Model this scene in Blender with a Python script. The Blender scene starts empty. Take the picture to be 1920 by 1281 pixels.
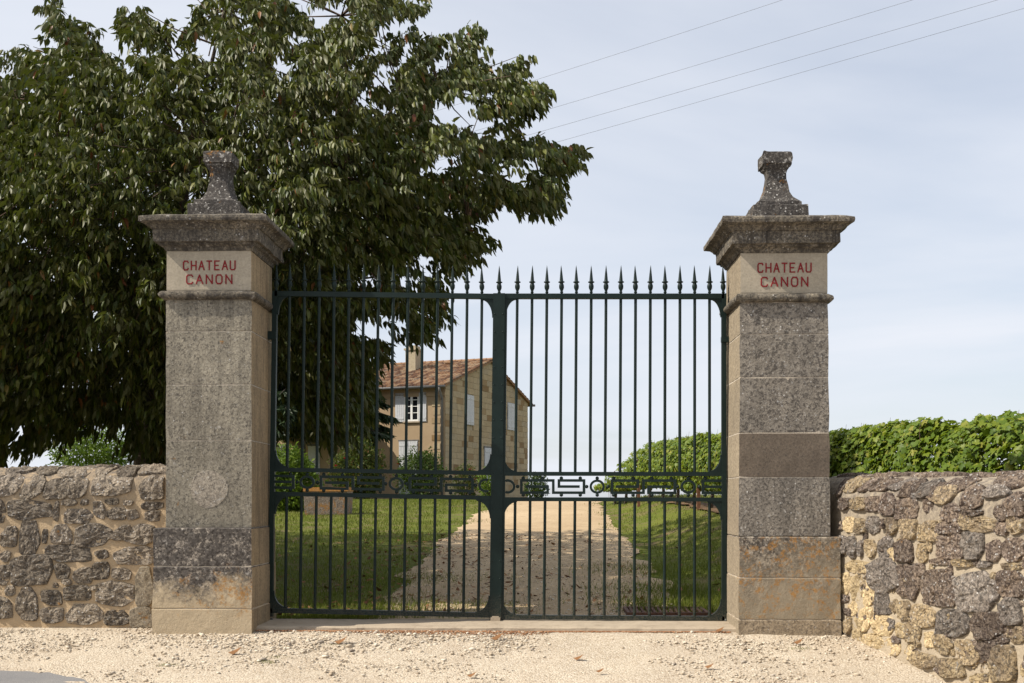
import bpy, math, random
import numpy as np
from mathutils import Vector, noise as mnoise

# ------------------------------------------------------------------ camera, sky, sun, exposure
C = bpy.context.scene
COL = C.collection
FOC, HZ, EYE, YAW = 2100.0, 938.0, 1.06, math.radians(1.6)
cam_d = bpy.data.cameras.new('camera')
cam = bpy.data.objects.new('camera', cam_d); COL.objects.link(cam)
cam.location = (0, 0, EYE)
cam.rotation_euler = (math.radians(90), 0, YAW)
cam_d.sensor_width = 36.0; cam_d.lens = 36.0 * FOC / 1920.0
cam_d.shift_y = (HZ - 640.5) / 1920.0
cam_d.clip_start = 0.1; cam_d.clip_end = 5000
C.camera = cam

SUN_DIR = Vector((1.0, 0.27, -1.0)).normalized()          # way the light travels
sun_el = math.asin(-SUN_DIR.z); sun_rot = math.atan2(-SUN_DIR.x, -SUN_DIR.y)
w = bpy.data.worlds.new('World'); C.world = w; w.use_nodes = True
wn, wl = w.node_tree.nodes, w.node_tree.links
wn.clear()
wo = wn.new('ShaderNodeOutputWorld'); bg = wn.new('ShaderNodeBackground'); bg.inputs[1].default_value = 0.1
sky = wn.new('ShaderNodeTexSky'); sky.sky_type = 'NISHITA'; sky.sun_disc = False
sky.sun_elevation = sun_el; sky.sun_rotation = sun_rot % (2 * math.pi); sky.air_density = 1.0; sky.dust_density = 1.2; sky.ozone_density = 1.5
tc = wn.new('ShaderNodeTexCoord'); sep = wn.new('ShaderNodeSeparateXYZ'); wl.new(tc.outputs['Generated'], sep.inputs[0])
mz = wn.new('ShaderNodeMath'); mz.operation = 'MAXIMUM'; mz.inputs[1].default_value = 0.0; wl.new(sep.outputs[2], mz.inputs[0])
ma = wn.new('ShaderNodeMath'); ma.operation = 'ADD'; ma.inputs[1].default_value = 0.16; wl.new(mz.outputs[0], ma.inputs[0])
dx = wn.new('ShaderNodeMath'); dx.operation = 'DIVIDE'; wl.new(sep.outputs[0], dx.inputs[0]); wl.new(ma.outputs[0], dx.inputs[1])
dy = wn.new('ShaderNodeMath'); dy.operation = 'DIVIDE'; wl.new(sep.outputs[1], dy.inputs[0]); wl.new(ma.outputs[0], dy.inputs[1])
cb = wn.new('ShaderNodeCombineXYZ'); wl.new(dx.outputs[0], cb.inputs[0]); wl.new(dy.outputs[0], cb.inputs[1])
mp = wn.new('ShaderNodeMapping'); mp.inputs['Rotation'].default_value = (0, 0, 0.5); mp.inputs['Scale'].default_value = (0.6, 0.85, 1); mp.inputs['Location'].default_value = (1.3, 0.4, 0)
wl.new(cb.outputs[0], mp.inputs[0])
nz = wn.new('ShaderNodeTexNoise'); nz.inputs['Scale'].default_value = 0.9; nz.inputs['Detail'].default_value = 6; nz.inputs['Roughness'].default_value = 0.52; nz.inputs['Distortion'].default_value = 0.6
wl.new(mp.outputs[0], nz.inputs['Vector'])
rp = wn.new('ShaderNodeValToRGB'); rp.color_ramp.elements[0].position = 0.30; rp.color_ramp.elements[0].color = (.52, .52, .52, 1)
rp.color_ramp.elements[1].position = 0.62; rp.color_ramp.elements[1].color = (.97, .97, .97, 1)
wl.new(nz.outputs['Fac'], rp.inputs[0])
mxw = wn.new('ShaderNodeMixRGB'); mxw.inputs[2].default_value = (6.0, 6.25, 6.8, 1)
wl.new(rp.outputs[0], mxw.inputs[0]); wl.new(sky.outputs[0], mxw.inputs[1])
wl.new(mxw.outputs[0], bg.inputs[0]); wl.new(bg.outputs[0], wo.inputs[0])

sd = bpy.data.lights.new('sun', 'SUN'); sd.energy = 4.6; sd.angle = math.radians(0.53); sd.color = (1.0, 0.93, 0.82)
so = bpy.data.objects.new('sun', sd); COL.objects.link(so); so.location = (-20, -8, 25)
so.rotation_euler = SUN_DIR.to_track_quat('-Z', 'Y').to_euler()
C.view_settings.view_transform = 'Standard'; C.view_settings.look = 'None'
C.view_settings.gamma = 1; C.view_settings.exposure = 0.50; C.view_settings.use_curve_mapping = False
C.cycles.max_bounces = 6; C.cycles.transparent_max_bounces = 4

# ------------------------------------------------------------------ helpers
rng = np.random.default_rng(11); random.seed(5)
cy_, sy_ = math.cos(YAW), math.sin(YAW)
def LD(lat, d, z=0.0):                       # lateral / forward distance from the viewpoint -> world
    return (lat * cy_ - d * sy_, lat * sy_ + d * cy_, z)
def U(px, py, d):                            # a measured point of the photograph at forward distance d
    x, y, _ = LD((px - 960) / FOC * d, d)
    return (x, y, EYE - (py - HZ) / FOC * d)
def dY(px, Y): return Y / (cy_ + sy_ * (px - 960) / FOC)
def onY(px, py, Y):
    p = U(px, py, dY(px, Y)); return p[0], p[2]
def sm(a, b, x):
    t = np.clip((np.asarray(x, float) - a) / (b - a), 0, 1); return t * t * (3 - 2 * t)
def Z(x, y):                                 # terrain height
    x = np.asarray(x, float); y = np.asarray(y, float)
    t = 8.95 - y
    front = -0.13 * np.clip(t, 0, 2.3) - 0.05 * np.clip(t - 2.3, 0, 2) - 0.005 * np.clip(t - 4.3, 0, 40)
    r = 0.0517 * np.clip(y - 9.5, 0, 1e4)
    k = 0.06
    ramp = 1.042 - k * np.log1p(np.exp(np.clip((1.042 - r) / k, -40, 40)))
    ramp = np.where(y < 9.5, 0, np.maximum(ramp, -5) + 0.0)
    lat = x * cy_ + y * sy_
    bank = 0.37 * sm(2.05, 3.4, lat) * sm(10, 15, y) * (1 - sm(24, 33, y))
    far = -0.010 * np.clip(y - 85, 0, 400)
    return front + ramp + bank + far
def fbm(x, y, z=0.0, s=1.0): return mnoise.fractal((x * s, y * s, z * s), 0.6, 2.0, 4)

BASE = {}
def mesh_obj(name, V, F, mats, parent=None, smooth=False, fm=None):
    V = np.asarray(V, float).reshape(-1, 3)
    if parent is not None: V = V - np.array(BASE[parent.name])
    me = bpy.data.meshes.new(name)
    if isinstance(F, np.ndarray) and F.ndim == 2:
        n, k = F.shape
        me.vertices.add(len(V)); me.vertices.foreach_set('co', V.astype(np.float32).ravel())
        me.loops.add(n * k); me.loops.foreach_set('vertex_index', F.astype(np.int32).ravel())
        me.polygons.add(n); me.polygons.foreach_set('loop_start', np.arange(0, n * k, k, dtype=np.int32))
        try: me.polygons.foreach_set('loop_total', np.full(n, k, dtype=np.int32))
        except Exception: pass
        me.update(calc_edges=True)
    else:
        me.from_pydata([tuple(v) for v in V], [], [tuple(int(i) for i in f) for f in F]); me.update()
    for m in (mats if isinstance(mats, (list, tuple)) else [mats]): me.materials.append(m)
    if fm is not None: me.polygons.foreach_set('material_index', np.asarray(fm, dtype=np.int32))
    if smooth: me.polygons.foreach_set('use_smooth', np.ones(len(me.polygons), dtype=bool))
    o = bpy.data.objects.new(name, me); COL.objects.link(o)
    if parent is not None:
        o.parent = parent; BASE[o.name] = BASE[parent.name]
    else: BASE[o.name] = (0, 0, 0)
    return o
def tag(o, label=None, cat=None, group=None, kind=None):
    if label: o['label'] = label
    if cat: o['category'] = cat
    if group: o['group'] = group
    if kind: o['kind'] = kind
    return o
def thing(name, loc, label, cat, group=None):
    o = bpy.data.objects.new(name, None); COL.objects.link(o); o.location = loc; o.empty_display_size = 0.2
    BASE[o.name] = tuple(loc)
    return tag(o, label, cat, group)
class MB:
    def __init__(s): s.v = []; s.f = []
    def add(s, V, F):
        n = len(s.v); s.v.extend([tuple(p) for p in V]); s.f.extend([tuple(i + n for i in f) for f in F]); return s
    def box(s, x0, x1, y0, y1, z0, z1, M=None):
        V = [(x, y, z) for z in (z0, z1) for x, y in ((x0, y0), (x1, y0), (x1, y1), (x0, y1))]
        if M: V = [M(*p) for p in V]
        return s.add(V, [(3, 2, 1, 0), (4, 5, 6, 7), (0, 1, 5, 4), (1, 2, 6, 5), (2, 3, 7, 6), (3, 0, 4, 7)])
    def prism(s, poly, y0, y1):              # polygon in x,z extruded along y
        n = len(poly)
        V = [(p[0], y0, p[1]) for p in poly] + [(p[0], y1, p[1]) for p in poly]
        return s.add(V, [tuple(range(n)), tuple(range(2 * n - 1, n - 1, -1))] + [(i, i + n, (i + 1) % n + n, (i + 1) % n) for i in range(n)])
    def tube(s, pts, rads, n=8, cap=True):
        pts = [Vector(p) for p in pts]; rings = []
        for i, p in enumerate(pts):
            t = (pts[min(i + 1, len(pts) - 1)] - pts[max(i - 1, 0)]).normalized()
            a = t.cross(Vector((0.21, 0.97, 0.13)))
            if a.length < .05: a = t.cross(Vector((1, 0, 0)))
            a.normalize(); b = t.cross(a)
            r = rads[i] if isinstance(rads, (list, tuple)) else rads
            rings.append([p + (a * math.cos(6.28318 * k / n) + b * math.sin(6.28318 * k / n)) * r for k in range(n)])
        V = [v for r in rings for v in r]; F = []
        for i in range(len(pts) - 1):
            for k in range(n): F.append((i * n + k, i * n + (k + 1) % n, (i + 1) * n + (k + 1) % n, (i + 1) * n + k))
        if cap: F.append(tuple(range(n))[::-1]); F.append(tuple((len(pts) - 1) * n + k for k in range(n)))
        return s.add(V, F)
    def lathe(s, prof, c, n=12):             # prof (r,z)
        V = [(c[0] + r * math.cos(6.28318 * k / n), c[1] + r * math.sin(6.28318 * k / n), c[2] + z) for r, z in prof for k in range(n)]
        F = [(i * n + k, i * n + (k + 1) % n, (i + 1) * n + (k + 1) % n, (i + 1) * n + k) for i in range(len(prof) - 1) for k in range(n)]
        F += [tuple(range(n))[::-1], tuple((len(prof) - 1) * n + k for k in range(n))]
        return s.add(V, F)
    def build(s, name, mats, parent=None, smooth=False, fm=None): return mesh_obj(name, s.v, s.f, mats, parent, smooth, fm)

# ------------------------------------------------------------------ materials
class Mat:
    def __init__(s, name, rough=0.85, spec=0.25):
        s.m = bpy.data.materials.new(name); s.m.use_nodes = True
        s.n, s.l = s.m.node_tree.nodes, s.m.node_tree.links
        s.b = s.n['Principled BSDF']; s.b.inputs['Roughness'].default_value = rough
        s.b.inputs['Specular IOR Level'].default_value = spec
        s.geo = s.n.new('ShaderNodeNewGeometry'); s.pos = s.geo.outputs['Position']
    def noise(s, scale, detail=4, rough=.6, vec=None, dist=0):
        n = s.n.new('ShaderNodeTexNoise'); n.inputs['Scale'].default_value = scale; n.inputs['Detail'].default_value = detail
        n.inputs['Roughness'].default_value = rough; n.inputs['Distortion'].default_value = dist
        s.l.new(vec or s.pos, n.inputs['Vector']); return n.outputs['Fac']
    def vor(s, scale, feat='F1', out='Distance', vec=None):
        n = s.n.new('ShaderNodeTexVoronoi'); n.feature = feat; n.inputs['Scale'].default_value = scale
        s.l.new(vec or s.pos, n.inputs['Vector']); return n.outputs[out]
    def rng(s, v, a, b, lo=0.0, hi=1.0):
        n = s.n.new('ShaderNodeMapRange'); n.inputs[1].default_value = a; n.inputs[2].default_value = b
        n.inputs[3].default_value = lo; n.inputs[4].default_value = hi; s.l.new(v, n.inputs[0]); return n.outputs[0]
    def op(s, o, a, b):
        n = s.n.new('ShaderNodeMath'); n.operation = o
        for i, v in enumerate((a, b)):
            if isinstance(v, (int, float)): n.inputs[i].default_value = v
            else: s.l.new(v, n.inputs[i])
        return n.outputs[0]
    def mix(s, f, a, b, mode='MIX'):
        n = s.n.new('ShaderNodeMixRGB'); n.blend_type = mode
        for i, v in enumerate((f, a, b)):
            if isinstance(v, (int, float)): n.inputs[i].default_value = v
            elif isinstance(v, tuple): n.inputs[i].default_value = (*v, 1) if len(v) == 3 else v
            else: s.l.new(v, n.inputs[i])
        return n.outputs[0]
    def ramp(s, v, stops):
        n = s.n.new('ShaderNodeValToRGB'); e = n.color_ramp.elements
        while len(e) < len(stops): e.new(0.5)
        for el, (p, c) in zip(e, stops): el.position = p; el.color = (*c, 1)
        s.l.new(v, n.inputs[0]); return n.outputs[0]
    def sepz(s, ax=2):
        n = s.n.new('ShaderNodeSeparateXYZ'); s.l.new(s.pos, n.inputs[0]); return n.outputs[ax]
    def objrand(s): return s.n.new('ShaderNodeObjectInfo').outputs['Random']
    def isl(s): return s.geo.outputs['Random Per Island']
    def color(s, c):
        if isinstance(c, tuple): s.b.inputs['Base Color'].default_value = (*c, 1)
        else: s.l.new(c, s.b.inputs['Base Color'])
        return s
    def bump(s, h, strength=.5, dist=.01):
        n = s.n.new('ShaderNodeBump'); n.inputs['Strength'].default_value = strength; n.inputs['Distance'].default_value = dist
        s.l.new(h, n.inputs['Height']); s.l.new(n.outputs[0], s.b.inputs['Normal']); return s

def lichen_stone(name, c1, c2, dark=(.05, .045, .042), dk=.5, white=.3, orange=0.0, orange_z=None, scale=1.0, bump=.7, rand=0.25, bd=.012, grain=.5, patch=None, streak=0.0):
    """weathered limestone: mottled body, black lichen, pale specks, orange lichen patches"""
    M = Mat(name, .93, .15)
    big = M.noise(2.2 * scale, 5, .65); med = M.noise(8.5 * scale, 6, .72); fine = M.noise(46 * scale, 5, .75)
    c = M.mix(M.rng(big, .35, .65), c1, c2)
    if patch: c = M.mix(M.rng(M.noise(6.5, 5, .7), .50, .58), c, patch)
    c = M.mix(M.rng(med, .30, .75, .0, .45), c, tuple(v * 1.35 for v in c1))
    gb = M.n.new('ShaderNodeRGBToBW'); M.l.new(M.vor(78 * scale, out='Color'), gb.inputs[0]); gr = gb.outputs[0]
    c = M.mix(grain, c, M.mix(1.0, c, M.ramp(gr, [(.12, (.42, .40, .40)), (.45, (.92, .92, .92)), (.8, (1.5, 1.5, 1.5))]), 'MULTIPLY'))
    spots = M.op('ADD', M.op('MULTIPLY', fine, .80), M.op('MULTIPLY', med, .20))
    t = .62 - .22 * dk
    c = M.mix(M.op('MULTIPLY', M.rng(spots, t - .01, t + .05), .45 + .55 * dk), c, dark)
    if white:
        wv = M.vor(30 * scale); wm = M.noise(9 * scale, 3, .6)
        c = M.mix(M.op('MULTIPLY', M.rng(wv, .22, .12), M.rng(wm, .62 - .3 * white, .72 - .3 * white)), c, (.52, .50, .47))
        w2 = M.noise(21 * scale, 5, .75)
        c = M.mix(M.op('MULTIPLY', M.rng(w2, .60, .66), .35 + .4 * white), c, (.46, .44, .41))
    if orange:
        on = M.noise(7 * scale, 6, .72, dist=.4); of = M.noise(45 * scale, 3, .7)
        om = M.op('MULTIPLY', M.rng(on, .66 - .16 * orange, .72 - .16 * orange), M.rng(of, .40, .55))
        if orange_z:
            z = M.sepz(); om = M.op('MULTIPLY', om, M.op('MULTIPLY', M.rng(z, orange_z[0], orange_z[0] + .12), M.rng(z, orange_z[1], orange_z[1] - .12)))
        c = M.mix(M.op('MULTIPLY', om, .85), c, (.36, .17, .035))
    if streak:
        vm = M.n.new('ShaderNodeVectorMath'); vm.operation = 'MULTIPLY'; vm.inputs[1].default_value = (9, 9, .9); M.l.new(M.pos, vm.inputs[0])
        sn_ = M.noise(1.6, 5, .7, vec=vm.outputs[0], dist=.4); c = M.mix(M.op('MULTIPLY', M.rng(sn_, .46, .66), streak), c, (.05, .044, .038))
    if rand:
        c = M.mix(1.0, c, M.ramp(M.objrand(), [(0, (1 - rand,) * 3), (1, (1 + rand * .6,) * 3)]), 'MULTIPLY')
    M.color(c)
    h = M.op('ADD', M.op('ADD', M.op('MULTIPLY', fine, .55), M.op('MULTIPLY', med, .9)), M.op('MULTIPLY', gr, .22))
    M.bump(h, bump, bd)
    return M.m

M_shaft = lichen_stone('shaft limestone with grey lichen', (.272, .243, .19), (.183, .163, .128), dk=.40, white=.25, orange=.05, rand=.10, streak=.4, grain=.38)
M_shaft_r = lichen_stone('speckled grey shaft limestone', (.26, .23, .19), (.175, .157, .135), dk=.52, white=.5, rand=.1, streak=.35, grain=.42)
M_smooth = lichen_stone('smooth brown shaft stone', (.135, .108, .082), (.105, .085, .067), grain=.28, dk=.25, white=0, rand=.05, bump=.35)
M_panel = lichen_stone('dressed name stone', (.375, .325, .25), (.31, .27, .205), grain=.15, streak=.06, dk=.03, white=.0, rand=.05, bump=.3, bd=.006)
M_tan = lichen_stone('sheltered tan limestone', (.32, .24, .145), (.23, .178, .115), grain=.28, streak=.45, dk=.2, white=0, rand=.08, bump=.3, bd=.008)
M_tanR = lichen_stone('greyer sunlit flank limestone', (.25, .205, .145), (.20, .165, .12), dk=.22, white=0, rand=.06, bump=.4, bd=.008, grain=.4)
M_corn = lichen_stone('blackened cornice stone', (.205, .176, .134), (.085, .075, .06), dk=.60, white=.35, rand=.05, grain=.35, streak=1.0)
M_fin = lichen_stone('spotted finial stone', (.165, .15, .13), (.095, .087, .08), dk=.80, white=.8, orange=.35, rand=.05, bump=1.0)
def plinth_mat(name, zd, zc, top1, low, olo, ohi, dk, osc=6):
    """footing stones: black lichen thins out downwards, an orange band, then bare pale stone; the limits wander"""
    M = Mat(name, .93, .15); z = M.sepz(); big = M.noise(3.2, 6, .7); med = M.noise(8, 6, .75); fine = M.noise(36, 6, .8); wnd = M.op('MULTIPLY', M.op('SUBTRACT', big, .5), .75)
    zz = M.op('ADD', z, wnd); body = M.mix(M.rng(med, .3, .7), top1, tuple(v * .72 for v in top1))
    spots = M.op('ADD', M.op('MULTIPLY', fine, .62), M.op('MULTIPLY', med, .38))
    body = M.mix(M.op('MULTIPLY', M.rng(spots, .50 - .1 * dk, .55 - .1 * dk), .8), body, (.045, .04, .038))
    w2 = M.noise(22, 5, .75); body = M.mix(M.op('MULTIPLY', M.rng(w2, .60, .65), .6), body, (.40, .37, .33))
    gb = M.n.new('ShaderNodeRGBToBW'); M.l.new(M.vor(60, out='Color'), gb.inputs[0])
    body = M.mix(.8, body, M.mix(1.0, body, M.ramp(gb.outputs[0], [(.12, (.45, .43, .43)), (.45, (.95, .95, .95)), (.8, (1.6, 1.6, 1.6))]), 'MULTIPLY'))
    pale = M.mix(M.rng(med, .35, .75), low, tuple(v * .8 for v in low)); pale = M.mix(M.rng(spots, .60, .68, 0, .8), pale, (.15, .115, .085))
    c = M.mix(M.rng(M.op('ADD', zz, M.op('MULTIPLY', M.op('SUBTRACT', fine, .5), .5)), zc, zd), pale, body)
    on = M.noise(osc, 6, .75, dist=.5); of = M.noise(30, 4, .75)
    om = M.op('MULTIPLY', M.op('MULTIPLY', M.rng(on, .50, .58), M.rng(of, .42, .56)), M.op('MULTIPLY', M.rng(zz, olo, olo + .1), M.rng(zz, ohi, ohi - .12)))
    M.color(M.mix(M.op('MULTIPLY', om, .8), c, (.34, .17, .045))); M.bump(M.op('ADD', M.op('MULTIPLY', fine, .6), med), .8, .012); return M.m
M_plL = plinth_mat('left plinth stone', .42, .20, (.27, .235, .195), (.46, .37, .25), .12, .52, .75)
M_plR = plinth_mat('right plinth stone', .80, .34, (.29, .25, .20), (.30, .25, .18), .10, .86, .35, 13)
M_plF = lichen_stone('brown footing course', (.27, .215, .15), (.20, .16, .115), dk=.35, white=.1, rand=.03)
M_patch = lichen_stone('pale round plug', (.285, .25, .20), (.23, .20, .165), dk=.38, white=.25, rand=.02)
M_joint = lichen_stone('pale joint mortar', (.46, .40, .32), (.36, .31, .25), grain=.28, dk=.2, white=.1, rand=.02)
M_rubL = lichen_stone('grey rubble stone', (.29, .24, .18), (.185, .155, .125), dk=.50, white=.65, orange=.1, rand=.4, bump=1.0, bd=.03)
M_rubR = lichen_stone('dark rubble stone', (.24, .19, .148), (.14, .108, .088), patch=(.245, .185, .135), dark=(.04, .028, .026), dk=.60, white=.75, orange=.06, rand=.3, bump=1.0, bd=.035)
M_rubY = lichen_stone('yellow rubble stone', (.46, .36, .215), (.39, .30, .175), dk=.22, white=.25, rand=.25, bump=.9, bd=.022)
M_rubM = lichen_stone('half yellow rubble stone', (.40, .305, .18), (.14, .11, .09), patch=(.38, .30, .19), dk=.5, white=.55, rand=.2, bump=1.0, bd=.03)
M_rubG = lichen_stone('grey rubble with white lichen', (.25, .215, .18), (.155, .13, .112), dk=.56, white=.6, rand=.3, bump=1.0, bd=.03)
M_block = lichen_stone('flat cut wall block', (.27, .225, .16), (.20, .17, .13), dk=.35, white=.2, orange=.35, rand=.1)
def mortar(name, a, b, z0=.95, z1=1.28):
    M = Mat(name, .95, .1); n = M.noise(5, 5, .65); f = M.noise(90, 4, .7); g = M.noise(28, 4, .7)
    c = M.mix(M.rng(n, .3, .7), a, b); c = M.mix(M.rng(f, .58, .75, 0, .35), c, (.2, .16, .11))
    z = M.sepz(); c = M.mix(M.op('MULTIPLY', M.rng(z, z0, z1), M.rng(g, .35, .6, .2, .95)), c, (.17, .145, .12))
    M.color(c); M.bump(M.op('ADD', f, M.op('MULTIPLY', g, 1.4)), .7, .012); return M.m
M_morL = mortar('tan lime mortar', (.50, .375, .235), (.42, .315, .20)); M_morR = mortar('pale lime mortar', (.44, .37, .275), (.36, .30, .22), .62, 1.08)

def ground_gravel():
    M = Mat('crushed limestone gravel', .95, .1)
    big = M.noise(1.1, 6, .66); med = M.noise(6, 5, .65); f1 = M.vor(70, out='Color'); f2 = M.noise(120, 4, .7); d1 = M.vor(70)
    c = M.mix(M.rng(big, .35, .66), (.47, .395, .295), (.375, .30, .215))
    c = M.mix(M.rng(med, .48, .72, 0, .55), c, (.56, .465, .345)); c = M.mix(M.rng(M.noise(2.3, 6, .7), .52, .66, 0, .6), c, (.31, .24, .17))
    bw = M.n.new('ShaderNodeRGBToBW'); M.l.new(f1, bw.inputs[0])
    c = M.mix(.42, c, M.ramp(bw.outputs[0], [(0.1, (.30, .23, .165)), (.45, (.52, .445, .345)), (.9, (.72, .655, .55))]))
    c = M.mix(M.rng(f2, .58, .72, 0, .5), c, (.27, .18, .11))
    M.color(c); M.bump(M.op('SUBTRACT', M.op('MULTIPLY', f2, .8), d1), .65, .012); return M.m
M_gravel = ground_gravel()
def drive_mat():
    M = Mat('beaten pale gravel drive', .95, .1)
    big = M.noise(.6, 5, .6); med = M.noise(4, 6, .7); f = M.noise(70, 4, .7); v = M.vor(45)
    c = M.mix(M.rng(big, .35, .65), (.46, .35, .22), (.38, .28, .17)); c = M.mix(M.rng(med, .50, .68, 0, .6), c, (.30, .215, .135))
    c = M.mix(M.rng(f, .55, .72, 0, .5), c, (.22, .155, .10)); c = M.mix(M.rng(v, .18, .08, 0, .5), c, (.62, .52, .38))
    M.color(c); M.bump(M.op('ADD', f, M.op('MULTIPLY', med, 1.5)), .4, .012); return M.m
M_drive = drive_mat()
def lawn_mat():
    M = Mat('mown lawn soil', .95, .1); n = M.noise(1.2, 5, .65); f = M.noise(40, 4, .7)
    c = M.mix(M.rng(n, .3, .7), (.10, .125, .018), (.15, .16, .03)); c = M.mix(M.rng(f, .45, .7, 0, .6), c, (.045, .065, .014)); c = M.mix(M.rng(M.noise(1.6, 6, .7), .50, .62, 0, .85), c, (.17, .125, .07))
    M.color(c); M.bump(f, .8, .03); return M.m
M_lawn = lawn_mat()
def asphalt_mat():
    M = Mat('worn grey asphalt', .9, .2); f = M.noise(150, 4, .7); n = M.noise(3, 4, .6); v = M.vor(120)
    c = M.mix(M.rng(n, .3, .7), (.17, .165, .165), (.215, .205, .195)); c = M.mix(M.rng(v, .2, .08, 0, .5), c, (.38, .35, .31)); c = M.mix(M.rng(f, .55, .7, 0, .5), c, (.08, .08, .08))
    M.color(c); M.bump(f, .5, .008); return M.m
M_asph = asphalt_mat()
def concrete(name, c1, c2, st=(.16, .12, .085)):
    M = Mat(name, .92, .15); n = M.noise(3, 5, .65); f = M.noise(60, 5, .7); g = M.noise(9, 5, .7)
    c = M.mix(M.rng(n, .3, .7), c1, c2); c = M.mix(M.rng(g, .52, .75, 0, .55), c, st); c = M.mix(M.rng(f, .58, .7, 0, .4), c, st)
    M.color(c); M.bump(f, .4, .006); return M.m
M_conc = concrete('worn threshold concrete', (.40, .33, .245), (.33, .27, .20))
def plain(name, c, rough=.5, spec=.4, var=0.0, sc=30, bump=0.0, metal=0.0):
    M = Mat(name, rough, spec)
    if var:
        n = M.noise(sc, 4, .6); M.color(M.mix(M.rng(n, .3, .7), tuple(v * (1 - var) for v in c), tuple(v * (1 + var) for v in c)))
        if bump: M.bump(n, bump, .004)
    else: M.color(c)
    M.b.inputs['Metallic'].default_value = metal; return M.m
def gate_paint():
    M = Mat('dark green gate paint', .48, .22); n = M.noise(14, 5, .65); f = M.noise(120, 3, .6)
    c = M.mix(M.rng(n, .35, .7), (.006, .0145, .0125), (.009, .020, .0175)); z = M.sepz()
    c = M.mix(M.op('MULTIPLY', M.rng(z, .28, .03), M.rng(f, .42, .62, 0, .75)), c, (.10, .085, .06))
    M.color(c); M.bump(n, .15, .003); M.l.new(M.rng(f, .3, .7, .36, .55), M.b.inputs['Roughness']); return M.m
M_gate = gate_paint()
M_red = plain('oxblood letter paint', (.21, .016, .02), .7, .2, .25, 60)
M_rust = plain('rusty iron', (.11, .055, .035), .8, .3, .4, 40, .4)
def leaf_mat(name, stops, trans=(.10, .16, .02), tw=.25, rough=.55, spec=.2, back=None):
    M = Mat(name, rough, spec); c = M.ramp(M.isl(), stops)
    n = M.noise(16, 3, .6); c = M.mix(M.rng(n, .3, .7, 0, .35), c, tuple(v * .6 for v in stops[0][1]))
    if back: c = M.mix(M.geo.outputs['Backfacing'], c, back)
    M.color(c)
    t = M.n.new('ShaderNodeBsdfTranslucent'); t.inputs[0].default_value = (*trans, 1)
    mx = M.n.new('ShaderNodeMixShader'); mx.inputs[0].default_value = tw
    M.l.new(M.b.outputs[0], mx.inputs[1]); M.l.new(t.outputs[0], mx.inputs[2]); M.l.new(mx.outputs[0], M.n['Material Output'].inputs[0]); return M.m
M_cherry = leaf_mat('cherry leaves', [(0, (.026, .042, .005)), (.45, (.056, .076, .008)), (.8, (.108, .122, .017)), (.965, (.15, .15, .03)), (.985, (.20, .075, .02)), (1, (.15, .045, .02))], (.10, .13, .012), .14, .48, .28, (.085, .088, .028))
M_vine = leaf_mat('vine leaves', [(0, (.062, .110, .010)), (.45, (.125, .185, .015)), (.85, (.205, .245, .024)), (1, (.28, .26, .045))], (.24, .32, .02), .3, .5, .3)
M_bushl = leaf_mat('light bush leaves', [(0, (.06, .11, .012)), (.6, (.11, .17, .018)), (1, (.17, .22, .03))], (.18, .28, .03), .3)
M_bushd = leaf_mat('dark bush leaves', [(0, (.025, .048, .008)), (.7, (.048, .08, .013)), (1, (.09, .115, .02))], (.1, .17, .02), .25)
M_rose = leaf_mat('rose leaves', [(0, (.03, .055, .010)), (.6, (.065, .09, .016)), (.9, (.14, .12, .025)), (1, (.20, .08, .035))], (.12, .16, .02), .25)
M_dark = leaf_mat('dark evergreen sprays', [(0, (.014, .028, .010)), (.7, (.026, .045, .014)), (1, (.045, .065, .02))], (.03, .06, .01), .1, .55, .3)
M_grass = leaf_mat('grass blades', [(0, (.068, .092, .010)), (.6, (.140, .158, .016)), (.92, (.19, .185, .035)), (1, (.26, .21, .10))], (.2, .27, .03), .25, .6, .25)
M_petal = plain('crimson petals', (.35, .015, .03), .6, .3, .3, 40)
M_bark = lichen_stone('grey brown bark', (.13, .105, .085), (.085, .07, .058), dk=.4, white=.3, rand=.1, bump=1.0, bd=.03)
M_twig = plain('brown twigs', (.10, .065, .045), .8, .2, .3, 30)
def pebble_mat(name, stops):
    M = Mat(name, .9, .15); c = M.ramp(M.isl(), stops); n = M.noise(160, 3, .6); c = M.mix(M.rng(n, .45, .75, 0, .4), c, tuple(v * .6 for v in stops[0][1])); M.color(c); M.bump(n, .4, .004); return M.m
M_peb = pebble_mat('limestone pebbles', [(0, (.36, .285, .205)), (.4, (.51, .43, .325)), (.8, (.66, .59, .48)), (1, (.33, .28, .23))])
M_grit = pebble_mat('reddish grit', [(0, (.20, .09, .045)), (.5, (.32, .16, .08)), (1, (.42, .27, .16))])
M_deadleaf = pebble_mat('dry fallen leaves', [(0, (.11, .055, .028)), (.5, (.20, .095, .04)), (1, (.27, .16, .08))])
# house
def render_mat():
    M = Mat('ochre lime render', .92, .12); n = M.noise(.7, 5, .65); f = M.noise(22, 4, .7)
    c = M.mix(M.rng(n, .3, .7), (.39, .29, .185), (.33, .24, .15)); c = M.mix(M.rng(f, .5, .75, 0, .25), c, (.24, .17, .11)); M.color(c); M.bump(f, .3, .01); return M.m
M_render = render_mat()
def gable_stone():
    M = Mat('coursed gable stone', .92, .12); c = M.ramp(M.objrand(), [(0, (.19, .12, .055)), (.16, (.27, .18, .09)), (.26, (.36, .28, .17)), (.7, (.43, .345, .22)), (1, (.35, .29, .20))])
    n = M.noise(4, 5, .7); f = M.noise(30, 4, .7); c = M.mix(M.rng(n, .4, .75, 0, .5), c, (.23, .185, .13)); c = M.mix(M.rng(f, .5, .75, 0, .3), c, (.18, .14, .1)); M.color(c); M.bump(f, .4, .02); return M.m
M_gstone = gable_stone(); M_gmort = concrete('gable mortar', (.40, .34, .24), (.35, .29, .20))
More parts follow.
